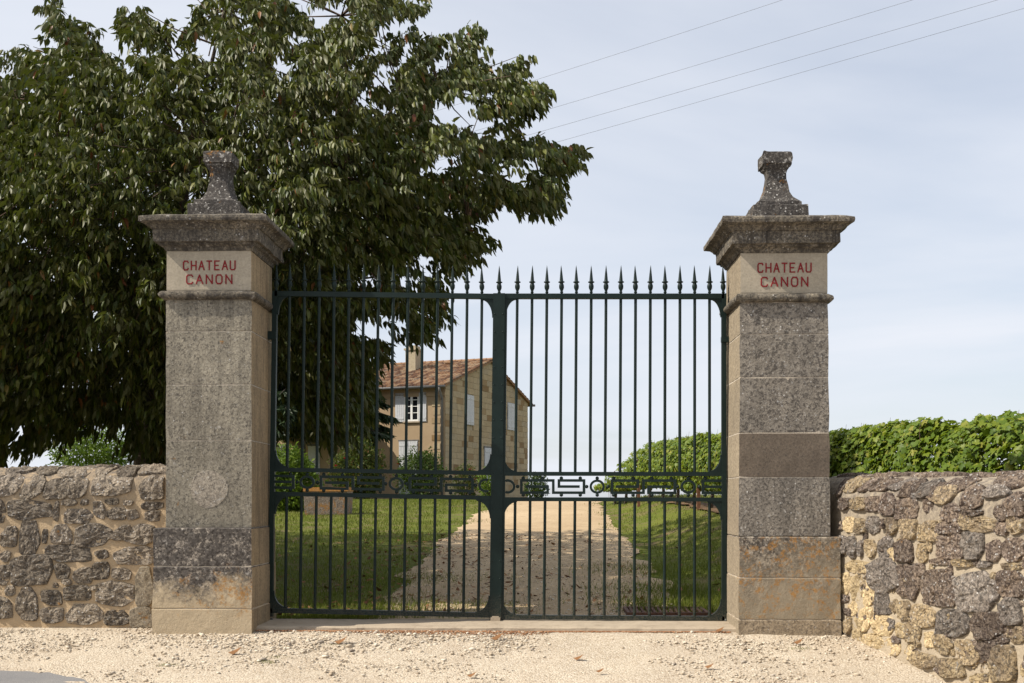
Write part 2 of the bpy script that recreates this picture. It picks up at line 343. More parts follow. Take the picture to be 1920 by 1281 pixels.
def tile_mat():
    M = Mat('old clay roof tiles', .9, .15); c = M.ramp(M.isl(), [(0, (.085, .045, .03)), (.3, (.15, .08, .048)), (.6, (.25, .145, .08)), (.85, (.33, .235, .15)), (1, (.12, .09, .07))])
    n = M.noise(3, 5, .7); c = M.mix(M.rng(n, .5, .75, 0, .6), c, (.17, .13, .10)); M.color(c); return M.m
M_tile = tile_mat()
M_shut = plain('pale grey shutter paint', (.50, .51, .53), .6, .3, .08, 8); M_white = plain('white joinery paint', (.72, .71, .68), .5, .35)
M_pane = plain('dark window glass', (.012, .013, .016), .08, .6); M_lead = plain('dull zinc', (.13, .125, .12), .6, .4, .2, 5)
M_wire = plain('dark cable', (.12, .12, .13), .6, .3)

# ------------------------------------------------------------------ ground
def grid_sheet(name, xs, ys, mat, off=0.0, amp=0.0, nf=3.0, mask=None):
    xs = np.asarray(xs, float); ys = np.asarray(ys, float); X, Y = np.meshgrid(xs, ys)
    H = Z(X, Y) + off
    if amp:
        N = np.array([fbm(a, b, 0, nf) for a, b in zip(X.ravel(), Y.ravel())]).reshape(X.shape); H = H + N * amp * (mask(X, Y) if mask else 1)
    V = np.stack([X, Y, H], -1).reshape(-1, 3); ny, nx = X.shape
    i = np.arange(ny - 1)[:, None] * nx + np.arange(nx - 1)[None, :]
    F = np.stack([i, i + 1, i + nx + 1, i + nx], -1).reshape(-1, 4)
    return tag(mesh_obj(name, V, F, mat, smooth=True), kind='structure')
def axis(*segs):
    out = []
    for a, b, st in segs: out += list(np.arange(a, b, st))
    return out + [segs[-1][1]]
nearx = axis((-3000, -60, 420), (-60, -8, 4), (-8, 5, .09), (5, 60, 3.5), (60, 3000, 420))
grid_sheet('ground', nearx, axis((-400, -4, 24), (-4, 6, .4), (6, 9.3, .07), (9.3, 9.62, .16)), M_gravel, 0, .012, 2.2, lambda X, Y: sm(6.4, 7.3, Y) * (1 - sm(8.9, 9.05, Y)) * (np.abs(X) < 8))
grid_sheet('lawn', axis((-3000, -60, 420), (-60, -14, 3), (-14, 8, .3), (8, 60, 3), (60, 3000, 420)), axis((9.62, 34, .3), (34, 100, 3), (100, 3000, 260)), M_lawn, -0.004, .015, .8, lambda X, Y: 1.0 * (np.abs(X) < 14) * (Y < 34))
def jit(t, s, a): return a * mnoise.fractal((t * s, s * 1.7, 3.1), .7, 2.0, 4)
# road: worn asphalt cut across the bottom left corner
rb = [LD(-60, 30), LD(-12, 11.4), LD(-6, 9.15), LD(-3.65, 7.95), LD(-3.25, 7.87), LD(-2.83, 7.52), LD(-1.5, 6.75), LD(0, 6.0), LD(3, 4.6), LD(10, 2.0), LD(60, -10)]
def dens(P, n):
    out = []
    for a, b in zip(P[:-1], P[1:]):
        for k in range(n): t = k / n; out.append((a[0] + (b[0] - a[0]) * t, a[1] + (b[1] - a[1]) * t))
    return out + [P[-1][:2]]
def strip_sheet(name, edge, rows, mat, off):
    V, F = [], []; n = len(edge)
    for k in rows:
        for (x, y) in edge: yy = y - k; V.append((x, yy, float(Z(x, yy)) + off))
    for r in range(len(rows) - 1):
        for i in range(n - 1): a = r * n + i; F.append((a, a + n, a + n + 1, a + 1))
    return tag(mesh_obj(name, V, F, mat, smooth=True), kind='structure')
edge = [(x, y + jit(x, 1.6, .12)) for x, y in dens(rb, 22)]
strip_sheet('road', edge, [0, .15, .3, .5, .8, 1.2, 1.7, 2.3, 3, 4, 5.5, 8, 14], M_asph, .007)
# driveway up to the crest
DE = [(9.60, -1.42, 1.62), (10.2, -1.2, 1.52), (13, -1.2, 1.66), (16.2, -1.16, 1.77), (18, -1.09, 1.82), (21, -.93, 1.9), (25, -.68, 2.05), (28.2, -.34, 2.2), (33, .25, 2.7), (40, 1.2, 3.7), (60, 4.5, 7.2), (90, 9, 12)]
def drive_edges(d):
    D = [e[0] for e in DE]; return np.interp(d, D, [e[1] for e in DE]), np.interp(d, D, [e[2] for e in DE])
V, F = [], []; ds = axis((9.60, 34, .16), (34, 90, 2)); m = 16
for d in ds:
    l, r = drive_edges(d); l += jit(d, 1.1, .16); r += jit(d + 50, 1.1, .16)
    for k in range(m + 1):
        x, y, _ = LD(l + (r - l) * k / m, d); q = abs(k / m - .5) * 2
        V.append((x, max(y, 9.605), float(Z(x, max(y, 9.605))) + .020 + .012 * fbm(x, y, 0, 1.7) * (1 if d < 34 else 0) * (1 - q ** 4) - .014 * q ** 6))
for i in range(len(ds) - 1):
    for k in range(m): a = i * (m + 1) + k; F.append((a, a + 1, a + m + 2, a + m + 1))
tag(mesh_obj('driveway', V, F, M_drive, smooth=True), kind='structure')

# ------------------------------------------------------------------ gate pillars
def ringstack(prof, cx, cyy, n=9, amp=.0025, seed=0.0, closed=True):
    """square-plan moulding: prof = [(half width, z)]"""
    V, F = [], []; per = 4 * n
    for hw, z in prof:
        for sd_ in range(4):
            for k in range(n):
                t = -1 + 2 * k / n
                x, y = [(t, -1), (1, t), (-t, 1), (-1, -t)][sd_]
                p = [cx + x * hw, cyy + y * hw, z]
                e = amp * (2.4 if k == 0 else 1.0)
                for a in range(3): p[a] += e * mnoise.fractal((p[0] * 9 + seed + 7 * a, p[1] * 9, p[2] * 9), .7, 2, 3)
                V.append(p)
    for i in range(len(prof) - 1):
        for k in range(per): F.append((i * per + k, i * per + (k + 1) % per, (i + 1) * per + (k + 1) % per, (i + 1) * per + k))
    if closed: F.append(tuple(range(per))[::-1]); F.append(tuple((len(prof) - 1) * per + k for k in range(per)))
    return V, F
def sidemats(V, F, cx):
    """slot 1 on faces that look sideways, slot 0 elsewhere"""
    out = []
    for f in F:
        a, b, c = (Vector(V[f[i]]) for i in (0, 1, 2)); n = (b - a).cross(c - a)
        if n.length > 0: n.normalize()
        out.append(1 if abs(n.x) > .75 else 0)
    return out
LET = {'C': [[(1, .82), (.85, 1), (.2, 1), (0, .82), (0, .18), (.2, 0), (.85, 0), (1, .18)]], 'H': [[(0, 0), (0, 1)], [(1, 0), (1, 1)], [(0, .5), (1, .5)]],
       'A': [[(-.05, 0), (.5, 1), (1.05, 0)], [(.2, .36), (.8, .36)]], 'T': [[(0, 1), (1, 1)], [(.5, 0), (.5, 1)]], 'E': [[(.95, 1), (0, 1), (0, 0), (.95, 0)], [(0, .5), (.75, .5)]],
       'U': [[(0, 1), (0, .15), (.18, 0), (.82, 0), (1, .15), (1, 1)]], 'N': [[(0, 0), (0, 1), (1, 0), (1, 1)]], 'O': [[(.22, 0), (0, .22), (0, .78), (.22, 1), (.78, 1), (1, .78), (1, .22), (.78, 0), (.22, 0)]]}
def letter_mesh(ch, x0, z0, w_, h_, y):
    mb = MB(); hw = .0048; dj = 0
    for st in LET[ch]:
        for (ax, az), (bx, bz) in zip(st[:-1], st[1:]):
            a = Vector((x0 + ax * w_, z0 + az * h_)); b = Vector((x0 + bx * w_, z0 + bz * h_)); t = (b - a).normalized(); nn = Vector((-t.y, t.x)) * hw; e = t * hw * .7
            q = [a - e + nn, a - e - nn, b + e - nn, b + e + nn]; dj += .00013
            mb.prism([(p.x, p.y) for p in q], y - .0042 - dj, y + .004)
    return mb
HWID = .345
def pillar(cx, fy, dz, joints, pj, label, mats, seed, side=M_tan):
    cyy = fy + HWID; t = thing('gate_pillar', (cx, cyy, 0), label, 'gate pillar', 'stone pillars of the gateway')
    def stone(name, prof, ms, amp=.0025, n=9, sx=0):
        V, F = ringstack(prof, cx + sx, cyy, n, amp, seed)
        return mesh_obj(name, V, F, ms, t, False, sidemats(V, F, cx) if len(ms) > 1 else None)
    g = .004
    zs = [.838 + pj['dp']] + joints + [2.675 + dz]
    for i, (a, b) in enumerate(zip(zs[:-1], zs[1:])):
        hz = lambda z, e=random.uniform(-.0012, .0012): HWID * (1 + pj['tap'] * (2.675 - z)) + e
        stone('stone', [(hz(a) - .003, a + .003), (hz(a), a + g + .002), (hz((a * 2 + b) / 3) + .001, (a * 2 + b) / 3), (hz((a + 2 * b) / 3) + .001, (a + 2 * b) / 3), (hz(b), b - g - .002), (hz(b) - .003, b - .003)], [mats[i], side], .002)
    V, F = ringstack([((HWID - .0022) * (1 + pj['tap'] * (2.675 - z)), z) for z in (.82, 1.3, 1.8, 2.3, 2.7)], cx, cyy, 4, 0, seed); mesh_obj('mortar_core', V, F, M_joint, t)
    # plinth courses
    p0, p1, p2, p3 = -.12, pj['p'][0], pj['p'][1], zs[0]
    V, F = ringstack([(HWID + .05, -.1), (HWID + .046, p3 - .01)], cx + pj['sx'], cyy, 4, 0, seed); mesh_obj('mortar_core', V, F, M_joint, t)
    for (a, b, h, ms) in ((p0, p1, HWID + .056, pj['m'][0]), (p1, p2, HWID + .054, pj['m'][1]), (p2, p3, HWID + .051, pj['m'][1])):
        stone('plinth_stone', [(h - .008, a), (h, a + .008), (h + .001, (a + b) / 2), (h, b - .008), (h - .008, b - .001)], [ms, side], .0035, 9, pj['sx'])
    # torus moulding, name stone, cornice, finial
    z0 = 2.675 + dz; r = .035
    stone('moulding', [(HWID + .008, z0)] + [(HWID + .012 + r * math.cos(a), z0 + r + r * .95 * math.sin(a)) for a in np.linspace(-1.4, 1.4, 9)] + [(HWID + .004, z0 + .073)], [M_corn], .006, 14)
    pn = stone('name_stone', [(HWID - .004, 2.748 + dz), (HWID - .002, 2.757 + dz), (HWID - .001, 2.9 + dz), (HWID - .002, 3.06 + dz), (HWID - .003, 3.069 + dz)], [M_panel, side], .0007)
    o = .165
    cor = [(HWID + .006, 3.07), (HWID + .012, 3.085), (HWID + .022, 3.10), (HWID + .045, 3.112), (HWID + .05, 3.127), (HWID + .078, 3.129), (HWID + .080, 3.15), (HWID + .080, 3.205), (HWID + .083, 3.226), (HWID + .094, 3.228), (HWID + .104, 3.245), (HWID + .122, 3.262), (HWID + .15, 3.272), (HWID + o, 3.278), (HWID + o + .003, 3.295), (HWID + o, 3.316), (HWID + .12, 3.335), (.2, 3.352)]
    stone('cornice', [(h, z + dz) for h, z in cor], [M_corn], .005, 16)
    fin = [(.222, 3.34), (.224, 3.40), (.222, 3.483), (.212, 3.488), (.178, 3.492), (.176, 3.525), (.165, 3.533), (.138, 3.545), (.118, 3.572), (.098, 3.62), (.084, 3.67), (.076, 3.73), (.074, 3.775), (.080, 3.80), (.085, 3.812), (.10, 3.828), (.108, 3.846), (.120, 3.852), (.122, 3.90), (.120, 3.94), (.112, 3.948), (.02, 3.958)]
    stone('finial', [(h, z + dz) for h, z in fin], [M_fin], .006, 10)
    # red lettering cut on the name stone
    for txt, zc, wtot in (('CHATEAU', 2.954, .418), ('CANON', 2.842, .366)):
        n = len(txt); pit = wtot / (n - 1 + .60); wl_ = pit * .60
        for i, ch in enumerate(txt):
            mb = letter_mesh(ch, cx + .004 - wtot / 2 + i * pit, zc - .036 + dz - .002, wl_, .070, fy + .001)
            o_ = mb.build('letter', M_red, pn)
    return t, pn
PF = 8.95
xl = onY(391.5, 700, PF)[0]; xr = onY(1470, 700, PF)[0]
pL, _ = pillar(xl, PF, 0.0, [1.54, 1.99, 2.42], {'p': (.19, .527), 'dp': 0.0, 'tap': .004, 'sx': -.036, 'm': (M_plL, M_plL)}, 'left gateway pillar, tan-grey stone with red lettering and a pale round plug low on its shaft', [M_shaft, M_shaft, M_shaft, M_shaft], 3.0)
pR, _ = pillar(xr, PF, -.045, [1.242, 1.593, 2.034, 2.376], {'p': (.115, .446), 'dp': -.066, 'tap': .022, 'sx': .034, 'm': (M_plF, M_plR)}, 'right gateway pillar, speckled grey stone with red lettering and one smooth brown course', [M_shaft_r, M_smooth, M_shaft_r, M_shaft_r, M_shaft_r], 17.0, M_tanR)
# round plug low on the left shaft
x, z = onY(392, 917, PF); V, F = [], []; n = 28
for rr, yy in ((.152, .0), (.150, -.004), (.08, -.0052), (.001, -.0055)):
    for k in range(n):
        a = 6.28318 * k / n; q = rr * (1 + .03 * math.sin(3 * a + 1)); V.append((x + q * math.cos(a), PF - .0022 + yy, z + q * math.sin(a)))
for i in range(3):
    for k in range(n): F.append((i * n + k, i * n + (k + 1) % n, (i + 1) * n + (k + 1) % n, (i + 1) * n + k))
mesh_obj('round_plug', V, F, M_patch, pL)

# ------------------------------------------------------------------ the gate (two leaves)
GY = 9.50
lerp = lambda a, b, t: a + (b - a) * t
def gate_leaf(side, label):
    if side == 0:
        xa = lambda y: lerp(516, 507.5, (y - 547) / 603); xb = lambda y: lerp(936, 929, (y - 551) / 609)
        R = {'top': (551, 556.5, 9.5), 'f1': (880.5, 887.5, 7.5), 'f2': (925.8, 934, 7.8), 'bot': (1144.5, 1153.5, 9)}
        bars = [543 + 27.75 * k for k in range(14)]
    else:
        xa = lambda y: lerp(936, 929, (y - 551) / 609); xb = lambda y: lerp(1357, 1357.5, (y - 551) / 609)
        R = {'top': (556, 556, 9.5), 'f1': (888.5, 889, 7.5), 'f2': (936.2, 936.8, 7.5), 'bot': (1156.5, 1159.5, 8)}
        bars = [970 + 27.72 * k for k in range(14)]
    tx = lambda px, y: (px - xa(551)) / (xb(551) - xa(551))
    def PX(u, y): return lerp(xa(y), xb(y), u)
    def W(u, y): return onY(PX(u, y), y, GY)
    def ry(k, u): return lerp(R[k][0], R[k][1], u)
    hx = onY(510 if side == 0 else 1357, 1150, GY)[0]
    t = thing('gate_leaf', (hx, GY, .04), label, 'iron gate', 'pair of iron gate leaves')
    s = dY(960, GY) / FOC
    for k, th in (('top', .022), ('f1', .018), ('f2', .018), ('bot', .022)):
        h = R[k][2] / 2; u0, u1 = (0, .985) if side == 0 else (.012, 1)
        q = [W(u0, ry(k, u0) + h), W(u1, ry(k, u1) + h), W(u1, ry(k, u1) - h), W(u0, ry(k, u0) - h)]
        MB().prism(q, GY - th, GY + th).build('rail', M_gate, t)
    # stiles
    def stile(u, w_, y0, y1, name, d=.022):
        a, b = W(u, y0), W(u, y1); h = w_ * s / 2
        MB().prism([(b[0] - h, b[1]), (b[0] + h, b[1]), (a[0] + h, a[1]), (a[0] - h, a[1])], GY - d, GY + d).build(name, M_gate, t)
    ytop = R['top']
    if side == 0:
        stile(0, 9, ytop[0] - 5, 1156, 'stile'); stile(1, 22, ytop[1] - 5.5, 1163, 'meeting_post', .03)
    else:
        stile(1, 8.5, ytop[1] - 5, 1172, 'stile'); stile(.028, 7, ytop[0] - 4, 1162, 'stile', .016)
    if side == 0:
        rv = None
        for yy in np.arange(590, 1150, 33):
            for off in (-7.5, 7.5):
                p = onY(PX(1, yy) + off, yy, GY)
                if rv is None:
                    rv = MB().lathe([(.0062, 0), (.0055, .0025), (.003, .0042), (.0004, .0046)], (0, 0, 0), 8).build('rivet', M_gate, None, True); rv.parent = t; o = rv
                else: o = rv.copy(); COL.objects.link(o); o.parent = t
                o.location = (p[0] - hx, -.0295, p[1] - .04); o.rotation_euler = (math.radians(90), 0, 0)
    # bars, round
    us = [tx(b, 551) for b in bars]
    rb_ = 2.75 * s
    for u in us:
        for ka, kb in (('top', 'f1'), ('f2', 'bot')):
            a, b = W(u, ry(ka, u) + R[ka][2] / 2 - 1), W(u, ry(kb, u) - R[kb][2] / 2 + 1)
            MB().tube([(a[0], GY, a[1]), (b[0], GY, b[1])], rb_, 12, False).build('bar', M_gate, t, True)
    # spearheads
    prof = [(0, -.004), (.010, -.004), (.010, .006), (.015, .012), (.010, .022), (.0125, .030), (.0205, .048), (.0215, .068), (.0165, .084), (.0145, .092), (.027, .097), (.027, .103), (.0165, .107), (.0155, .112), (.0105, .165), (.004, .222), (.0006, .242)]
    sp = None
    for u in ([0.004] + us + [1.0] if side == 0 else us + [.998]):
        p = W(u, ry('top', u) - R['top'][2] / 2)
        if sp is None:
            sp = MB().lathe(prof, (0, 0, 0), 12).build('spearhead', M_gate, None, True); sp.parent = t; o = sp
        else: o = sp.copy(); COL.objects.link(o); o.parent = t
        o.location = (p[0] - hx, 0, p[1] - .04)
        o.rotation_euler = (random.uniform(-.012, .012), random.uniform(-.02, .02), random.uniform(0, 6))
    # quarter-round corner brackets
    def bracket(u, k, sx, szz, rx, rz, off):
        """concave fillet against stile (sx: side it grows to) and rail (szz=+1 above, -1 below), px sizes"""
        yb = ry(k, u) - szz * R[k][2] / 2
        bx = PX(u, yb) + sx * off
        pts = [(bx - sx * 1.5, yb + szz * 1.5)]
        pts.append((bx + sx * (rx + 2), yb + szz * 1.5)); pts.append((bx + sx * rx, yb))
        for a in np.linspace(0, math.pi / 2, 9):
            pts.append((bx + sx * rx * (1 - math.sin(a)) + sx * 2.0 * math.sin(a), yb - szz * (rz * (1 - math.cos(a)) + 1.5)))
        pts.append((bx - sx * 1.5, yb - szz * rz))
        q = [onY(px, py, GY) for px, py in pts]
        area = sum(q[i][0] * q[(i + 1) % len(q)][1] - q[(i + 1) % len(q)][0] * q[i][1] for i in range(len(q)))
        if area < 0: q = q[::-1]
        MB().prism(q, GY - .0135, GY + .0135).build('corner_bracket', M_gate, t)
    if side == 0: ends = ((0, 1, 4.5), (1, -1, 11))
    else: ends = ((0, 1, 11), (1, -1, 4.2))
    for u, sx, off in ends:
        bracket(u, 'top', sx, -1, 21, 33, off)
        bracket(u, 'f1', sx, 1, 25, 31, off); bracket(u, 'f2', sx, -1, 27, 33, off); bracket(u, 'bot', sx, 1, 27, 31, off)
    # greek key frieze: px offsets in the leaf, v: -1 lower rail .. +1 upper rail
    def fr(px, v):
        u = (px - xa(910)) / (xb(910) - xa(910)); a, b = ry('f1', u), ry('f2', u)
        return onY(px, (a + b) / 2 - v * (b - a) / 2, GY)
    hw = 2.5 * s
    def key(pts, name='key_scroll'):
        mb = MB(); P = [Vector(fr(*p)) for p in pts]; dj = 0
        for a, b in zip(P[:-1], P[1:]):
            tt = (b - a).normalized(); nn = Vector((-tt.y, tt.x)) * hw; e = tt * hw
            dj += .0002
            mb.prism([tuple(a - e - nn), tuple(b + e - nn), tuple(b + e + nn), tuple(a - e + nn)], GY - .010 - dj, GY + .010 + dj)
        mb.build(name, M_gate, t)
    def ringpart(px, rx=14.2, rz=.56, a0=0, a1=2 * math.pi):
        V, F = [], []; n = 28
        for k in range(n + 1):
            a = a0 + (a1 - a0) * k / n
            for q in (0, 1):
                ri = 1 - q * .30
                p = fr(px + rx * ri * math.cos(a), rz * (1 - q * .34) * math.sin(a))
                for yy in (-.011, .011): V.append((p[0], GY + yy, p[1]))
        for k in range(n):
            i = 4 * k; j = i + 4
            F += [(i, j, j + 2, i + 2), (i + 1, i + 3, j + 3, j + 1), (i, i + 1, j + 1, j), (i + 2, j + 2, j + 3, i + 3)]
        if abs(a1 - a0) < 6.2: F += [(0, 2, 3, 1), (4 * n, 4 * n + 1, 4 * n + 3, 4 * n + 2)]
        mesh_obj('ring', V, F, M_gate, t, False)
    ball0 = None
    def ball(px, v):
        nonlocal ball0
        p = fr(px, v)
        if ball0 is None:
            r = .0155; ball0 = MB().lathe([(.0005, -r)] + [(r * math.cos(a), r * math.sin(a)) for a in np.linspace(-1.2, 1.2, 7)] + [(.0005, r)], (0, 0, 0), 12).build('ball', M_gate, None, True); ball0.parent = t; o = ball0
        else: o = ball0.copy(); COL.objects.link(o); o.parent = t
        o.location = (p[0] - hx, 0, p[1] - .04)
    T, B_, m_ = .48, -.48, .0
    def keyA(x0, x1):
        w_ = x1 - x0; X = lambda f: x0 + f * w_
        key([(X(.09), m_), (X(.42), m_), (X(.42), B_), (X(0), B_), (X(0), T), (X(.51), T), (X(.51), B_), (X(1), B_), (X(1), T), (X(.60), T), (X(.60), m_), (X(.91), m_)])
    def keyB(x0, x1):
        w_ = x1 - x0; X = lambda f: x0 + f * w_
        key([(X(.08), m_), (X(.41), m_), (X(.41), T), (X(0), T), (X(0), B_), (X(.50), B_), (X(.50), T), (X(1), T), (X(1), B_), (X(.58), B_), (X(.58), m_), (X(.91), m_)])
    if side == 1:
        ringpart(952, 14.2, .56, -math.pi * .62, math.pi * .62); keyA(977.5, 1095); ringpart(1119.7); keyB(1147.5, 1265.5); ringpart(1290.5)
        key([(1353, T), (1318, T), (1318, B_), (1353, B_)]); key([(1324, m_), (1353, m_)])
        mids = (970.5, 1100, 1140, 1270.5, 1311.5); tb = (981, 1017, 1052.5, 1088, 1119.8, 1151, 1187, 1222.5, 1258.5, 1290.5, 1322)
    else:
        key([(517, T), (550, T), (550, B_), (517, B_)]); key([(517, m_), (544, m_)])
        ringpart(576); keyA(602, 719); ringpart(743); keyB(768.5, 886); ringpart(911, 14.2, .56, math.pi * .38, math.pi * 1.62)
        mids = (595, 723, 762, 891.5, 557); tb = (545, 576, 607, 642, 677, 713, 743.5, 775, 809, 845, 881)
    for px in mids: ball(px, 0)
    for px in tb: ball(px, .66); ball(px, -.66)
    # hinge strap to the pillar
    if side == 0: x0, z0 = onY(492, 634, GY - .09); x1, z1 = onY(519, 622, GY)
    else: x1, z1 = onY(1377, 630, GY - .06); x0, z0 = onY(1352, 642, GY)
    MB().box(x0, x1, GY - .033, GY + .02, min(z0, z1), max(z0, z1)).build('hinge_strap', M_gate, t)
    x0, z0 = onY(506 if side == 0 else 1362, 1166, GY)
    MB().lathe([(.02, 0), (.03, .004), (.032, .05), (.02, .07)], (x0, GY, z0 - .035), 10).build('pivot', M_gate, t)
    return t
gate_leaf(0, 'left leaf of the dark green iron gate, ending in the broad meeting post')
gate_leaf(1, 'right leaf of the dark green iron gate, hung beside the speckled grey pillar')

# threshold, stop block, drain
xa, _ = onY(476, 1165, 9.1); xb, _ = onY(1388, 1165, 9.1)
V, F = [], []; nx = 60
prof = [(9.02, -.03), (9.03, .026), (9.05, .036), (9.3, .04), (9.56, .042), (9.60, .03), (9.60, -.05)]
for i in range(nx + 1):
    x = xa + (xb - xa) * i / nx
    for (y, z) in prof: V.append((x, y + .014 * fbm(x, z, 1, 3), z + .004 * fbm(x, y, 2, 4)))
m = len(prof)
for i in range(nx):
    for k in range(m - 1): a = i * m + k; F.append((a, a + m, a + m + 1, a + 1))
tag(mesh_obj('threshold_slab', V, F, M_conc, smooth=False), 'long pale concrete threshold slab lying under the iron gate', 'threshold')
x0, _ = onY(920, 1165, 9.46); x1, _ = onY(938, 1165, 9.46)
gs = MB(); gs.box(x0, x1, 9.42, 9.52, .035, .068); gs.box(x0 + .012, x1 - .012, 9.425, 9.44, .068, .082)
tag(gs.build('gate_stop', M_conc), 'small stone stop block under the foot of the meeting post', 'gate stop')
dg = thing('drain_grate', (*LD(1.37, 9.98)[:2], .0), 'rusty drain grate sunk in the drive behind the right gate leaf', 'drain grate')
cx, cy0, _ = LD(1.37, 10.0); zt = float(Z(cx, cy0)) + .045
mb = MB(); mb.box(cx - .36, cx + .36, cy0 - .275, cy0 - .245, zt - .06, zt + .012); mb.box(cx - .36, cx + .36, cy0 + .245, cy0 + .275, zt - .06, zt + .012); mb.box(cx - .36, cx - .33, cy0 - .245, cy0 + .245, zt - .06, zt + .012); mb.box(cx + .33, cx + .36, cy0 - .245, cy0 + .245, zt - .06, zt + .012)
mb.build('frame', M_rust, dg)
for k in range(13):
    xx = cx - .31 + k * .0505; sl2 = .0517; zz2 = zt
    V = [(xx + dx_, cy0 + dy_, zt + dy_ * sl2 + dz_) for dz_ in (-.05, -.004) for dx_, dy_ in ((0, -.245), (.024, -.245), (.024, .245), (0, .245))]
    MB().add(V, [(3, 2, 1, 0), (4, 5, 6, 7), (0, 1, 5, 4), (1, 2, 6, 5), (2, 3, 7, 6), (3, 0, 4, 7)]).build('grate_bar', M_rust, dg)

dgf = MB().box(cx - .34, cx + .34, cy0 - .25, cy0 + .25, zt - .12, zt - .052).build('drain_pit', M_pane, dg)
# ------------------------------------------------------------------ rubble walls
class Wall:
    def __init__(s, path, ztop, a=.24, b=.20):
        s.P = [Vector(p) for p in path]; s.L = [0]
        for p, q in zip(s.P[:-1], s.P[1:]): s.L.append(s.L[-1] + (q - p).length)
        s.zt = ztop; s.a = a; s.b = b
    def at(s, t):
        i = 0
        while i < len(s.P) - 2 and t > s.L[i + 1]: i += 1
        d = (s.P[i + 1] - s.P[i]).normalized(); p = s.P[i] + d * (t - s.L[i]); return p, Vector((d.y, -d.x))   # outward: right of travel
    def top(s, t): return s.zt(t)
    def surf(s, t, z, h):
        p, n = s.at(t); zr = s.top(t) - s.b
        if z <= zr: q = p + n * h; return (q.x, q.y, z)
        th = min((z - zr) / s.b, 1.75) * math.pi / 2; sn, cs = math.sin(th), math.cos(th)
        nn = Vector((cs / s.a, sn / s.b)).normalized(); q = p - n * (s.a * (1 - cs)) + n * (h * nn.x)
        return (q.x, q.y, zr + s.b * sn + h * nn.y)
    def hit(s, px, py):
        """wall coordinates of a measured point of the photograph"""
        r = Vector(LD((px - 960) / FOC, 1.0)[:2]); best = None
        for i in range(len(s.P) - 1):
            a, b = s.P[i], s.P[i + 1]; e = b - a; den = r.x * e.y - r.y * e.x
            if abs(den) < 1e-9: continue
            d = (a.x * e.y - a.y * e.x) / den; t = (d * r.x - a.x) * e.x + (d * r.y - a.y) * e.y; t /= e.length_squared
            lo = -9 if i == 0 else 0; hi = 9 if i == len(s.P) - 2 else 1
            if d > 0 and lo <= t <= hi: best = (s.L[i] + t * e.length, d); break
        t, d = best; z = EYE - (py - HZ) / FOC * d; zr = s.top(t) - s.b
        if z > zr:
            q = (z - zr) / s.b; z = zr + s.b * (math.asin(min(q, 1)) * 2 / math.pi if q < .93 else 1.22)
        return t, z
    def body(s, parent, mat, amp=.010, st=.07):
        n = int(s.L[-1] / st); V, F = [], []
        prof = [('v', -.25), ('v', .0), ('v', .12), ('v', .24), ('v', .36), ('v', .48), ('v', .6), ('v', .72), ('v', .84), ('v', .94)] + [('c', a) for a in np.linspace(0, math.pi, 13)] + [('b', .9), ('b', .3), ('b', -.25)]
        for i in range(n + 1):
            t = s.L[-1] * i / n; p, nn = s.at(t); T = s.top(t); zr = T - s.b; g = float(Z(p.x, p.y))
            for k, v in prof:
                if k == 'v': q = p.copy(); z = g + (zr - g) * v if v >= 0 else g + v
                elif k == 'c': q = p - nn * (s.a * (1 - math.cos(v))); z = zr + s.b * math.sin(v)
                else: q = p - nn * (2 * s.a); z = g + (zr - g) * v if v >= 0 else g + v
                o = amp * mnoise.fractal((q.x * 5, q.y * 5, z * 5), .7, 2, 4)
                V.append((q.x + nn.x * o, q.y + nn.y * o, z + (o if k == 'c' else 0)))
        m = len(prof)
        for i in range(n):
            for k in range(m - 1): a = i * m + k; F.append((a, a + m, a + m + 1, a + 1))
        F.append(tuple(range(m))); F.append(tuple(range((n + 1) * m - 1, n * m - 1, -1)))
        return mesh_obj('mortar', V, F, mat, parent, True)
    def stone(s, parent, corners, mat, h=.03, sq=3.2, rough=1.0, name='stone'):
        """corners: 4 wall points (t,z) bl, br, tr, tl"""
        N = 36; seed = random.uniform(0, 90); V, F = [], []
        C4 = [Vector(c) for c in corners]; cen = sum(C4, Vector((0, 0))) / 4
        size = max((C4[0] - C4[2]).length, (C4[1] - C4[3]).length)
        out = []; cuts = [(random.choice((.785, 2.356, 3.927, 5.498)) + random.uniform(-.45, .45), random.uniform(.90, 1.28)) for _ in range(4)] + [(random.uniform(0, 6.283), random.uniform(.88, 1.1)) for _ in range(2)]; sq = max(sq, 7)
        for k in range(N):
            a = 6.28318 * k / N; c, sn = math.cos(a), math.sin(a); r = (abs(c) ** sq + abs(sn) ** sq) ** (-1 / sq)
            for ca, cr in cuts:
                dd = math.cos(a - ca)
                if dd > .05: r = min(r, cr / dd)
            r *= 1.04 + rough * .06 * mnoise.fractal((c * 1.5 + seed, sn * 1.5, seed), .7, 2.2, 4)
            u, v = (c * r + 1) / 2, (sn * r + 1) / 2
            out.append((C4[0] * (1 - u) + C4[1] * u) * (1 - v) + (C4[3] * (1 - u) + C4[2] * u) * v)
        rings = [(1.03, -.03), (1.01, h * .25), (.985, h * .75), (.94, h * .97), (.80, h), (.60, h), (.40, h * 1.02), (.2, h * 1.02)]
        for f, hh in rings:
            for p in out:
                q = cen + (p - cen) * f
                o = rough * .017 * mnoise.fractal((q.x * 14 + seed, q.y * 14, seed * .3), .6, 2.1, 4) if hh > 0 else 0
                V.append(s.surf(q.x, min(q.y, s.top(q.x) + .16), hh + o * (1 if f < .96 else .5)))
        V.append(s.surf(cen.x, min(cen.y, s.top(cen.x) + .16), h * 1.02))
        for i in range(len(rings) - 1):
            for k in range(N): F.append((i * N + k, i * N + (k + 1) % N, (i + 1) * N + (k + 1) % N, (i + 1) * N + k))
        last = (len(rings) - 1) * N
        for k in range(N): F.append((last + k, last + (k + 1) % N, len(V) - 1))
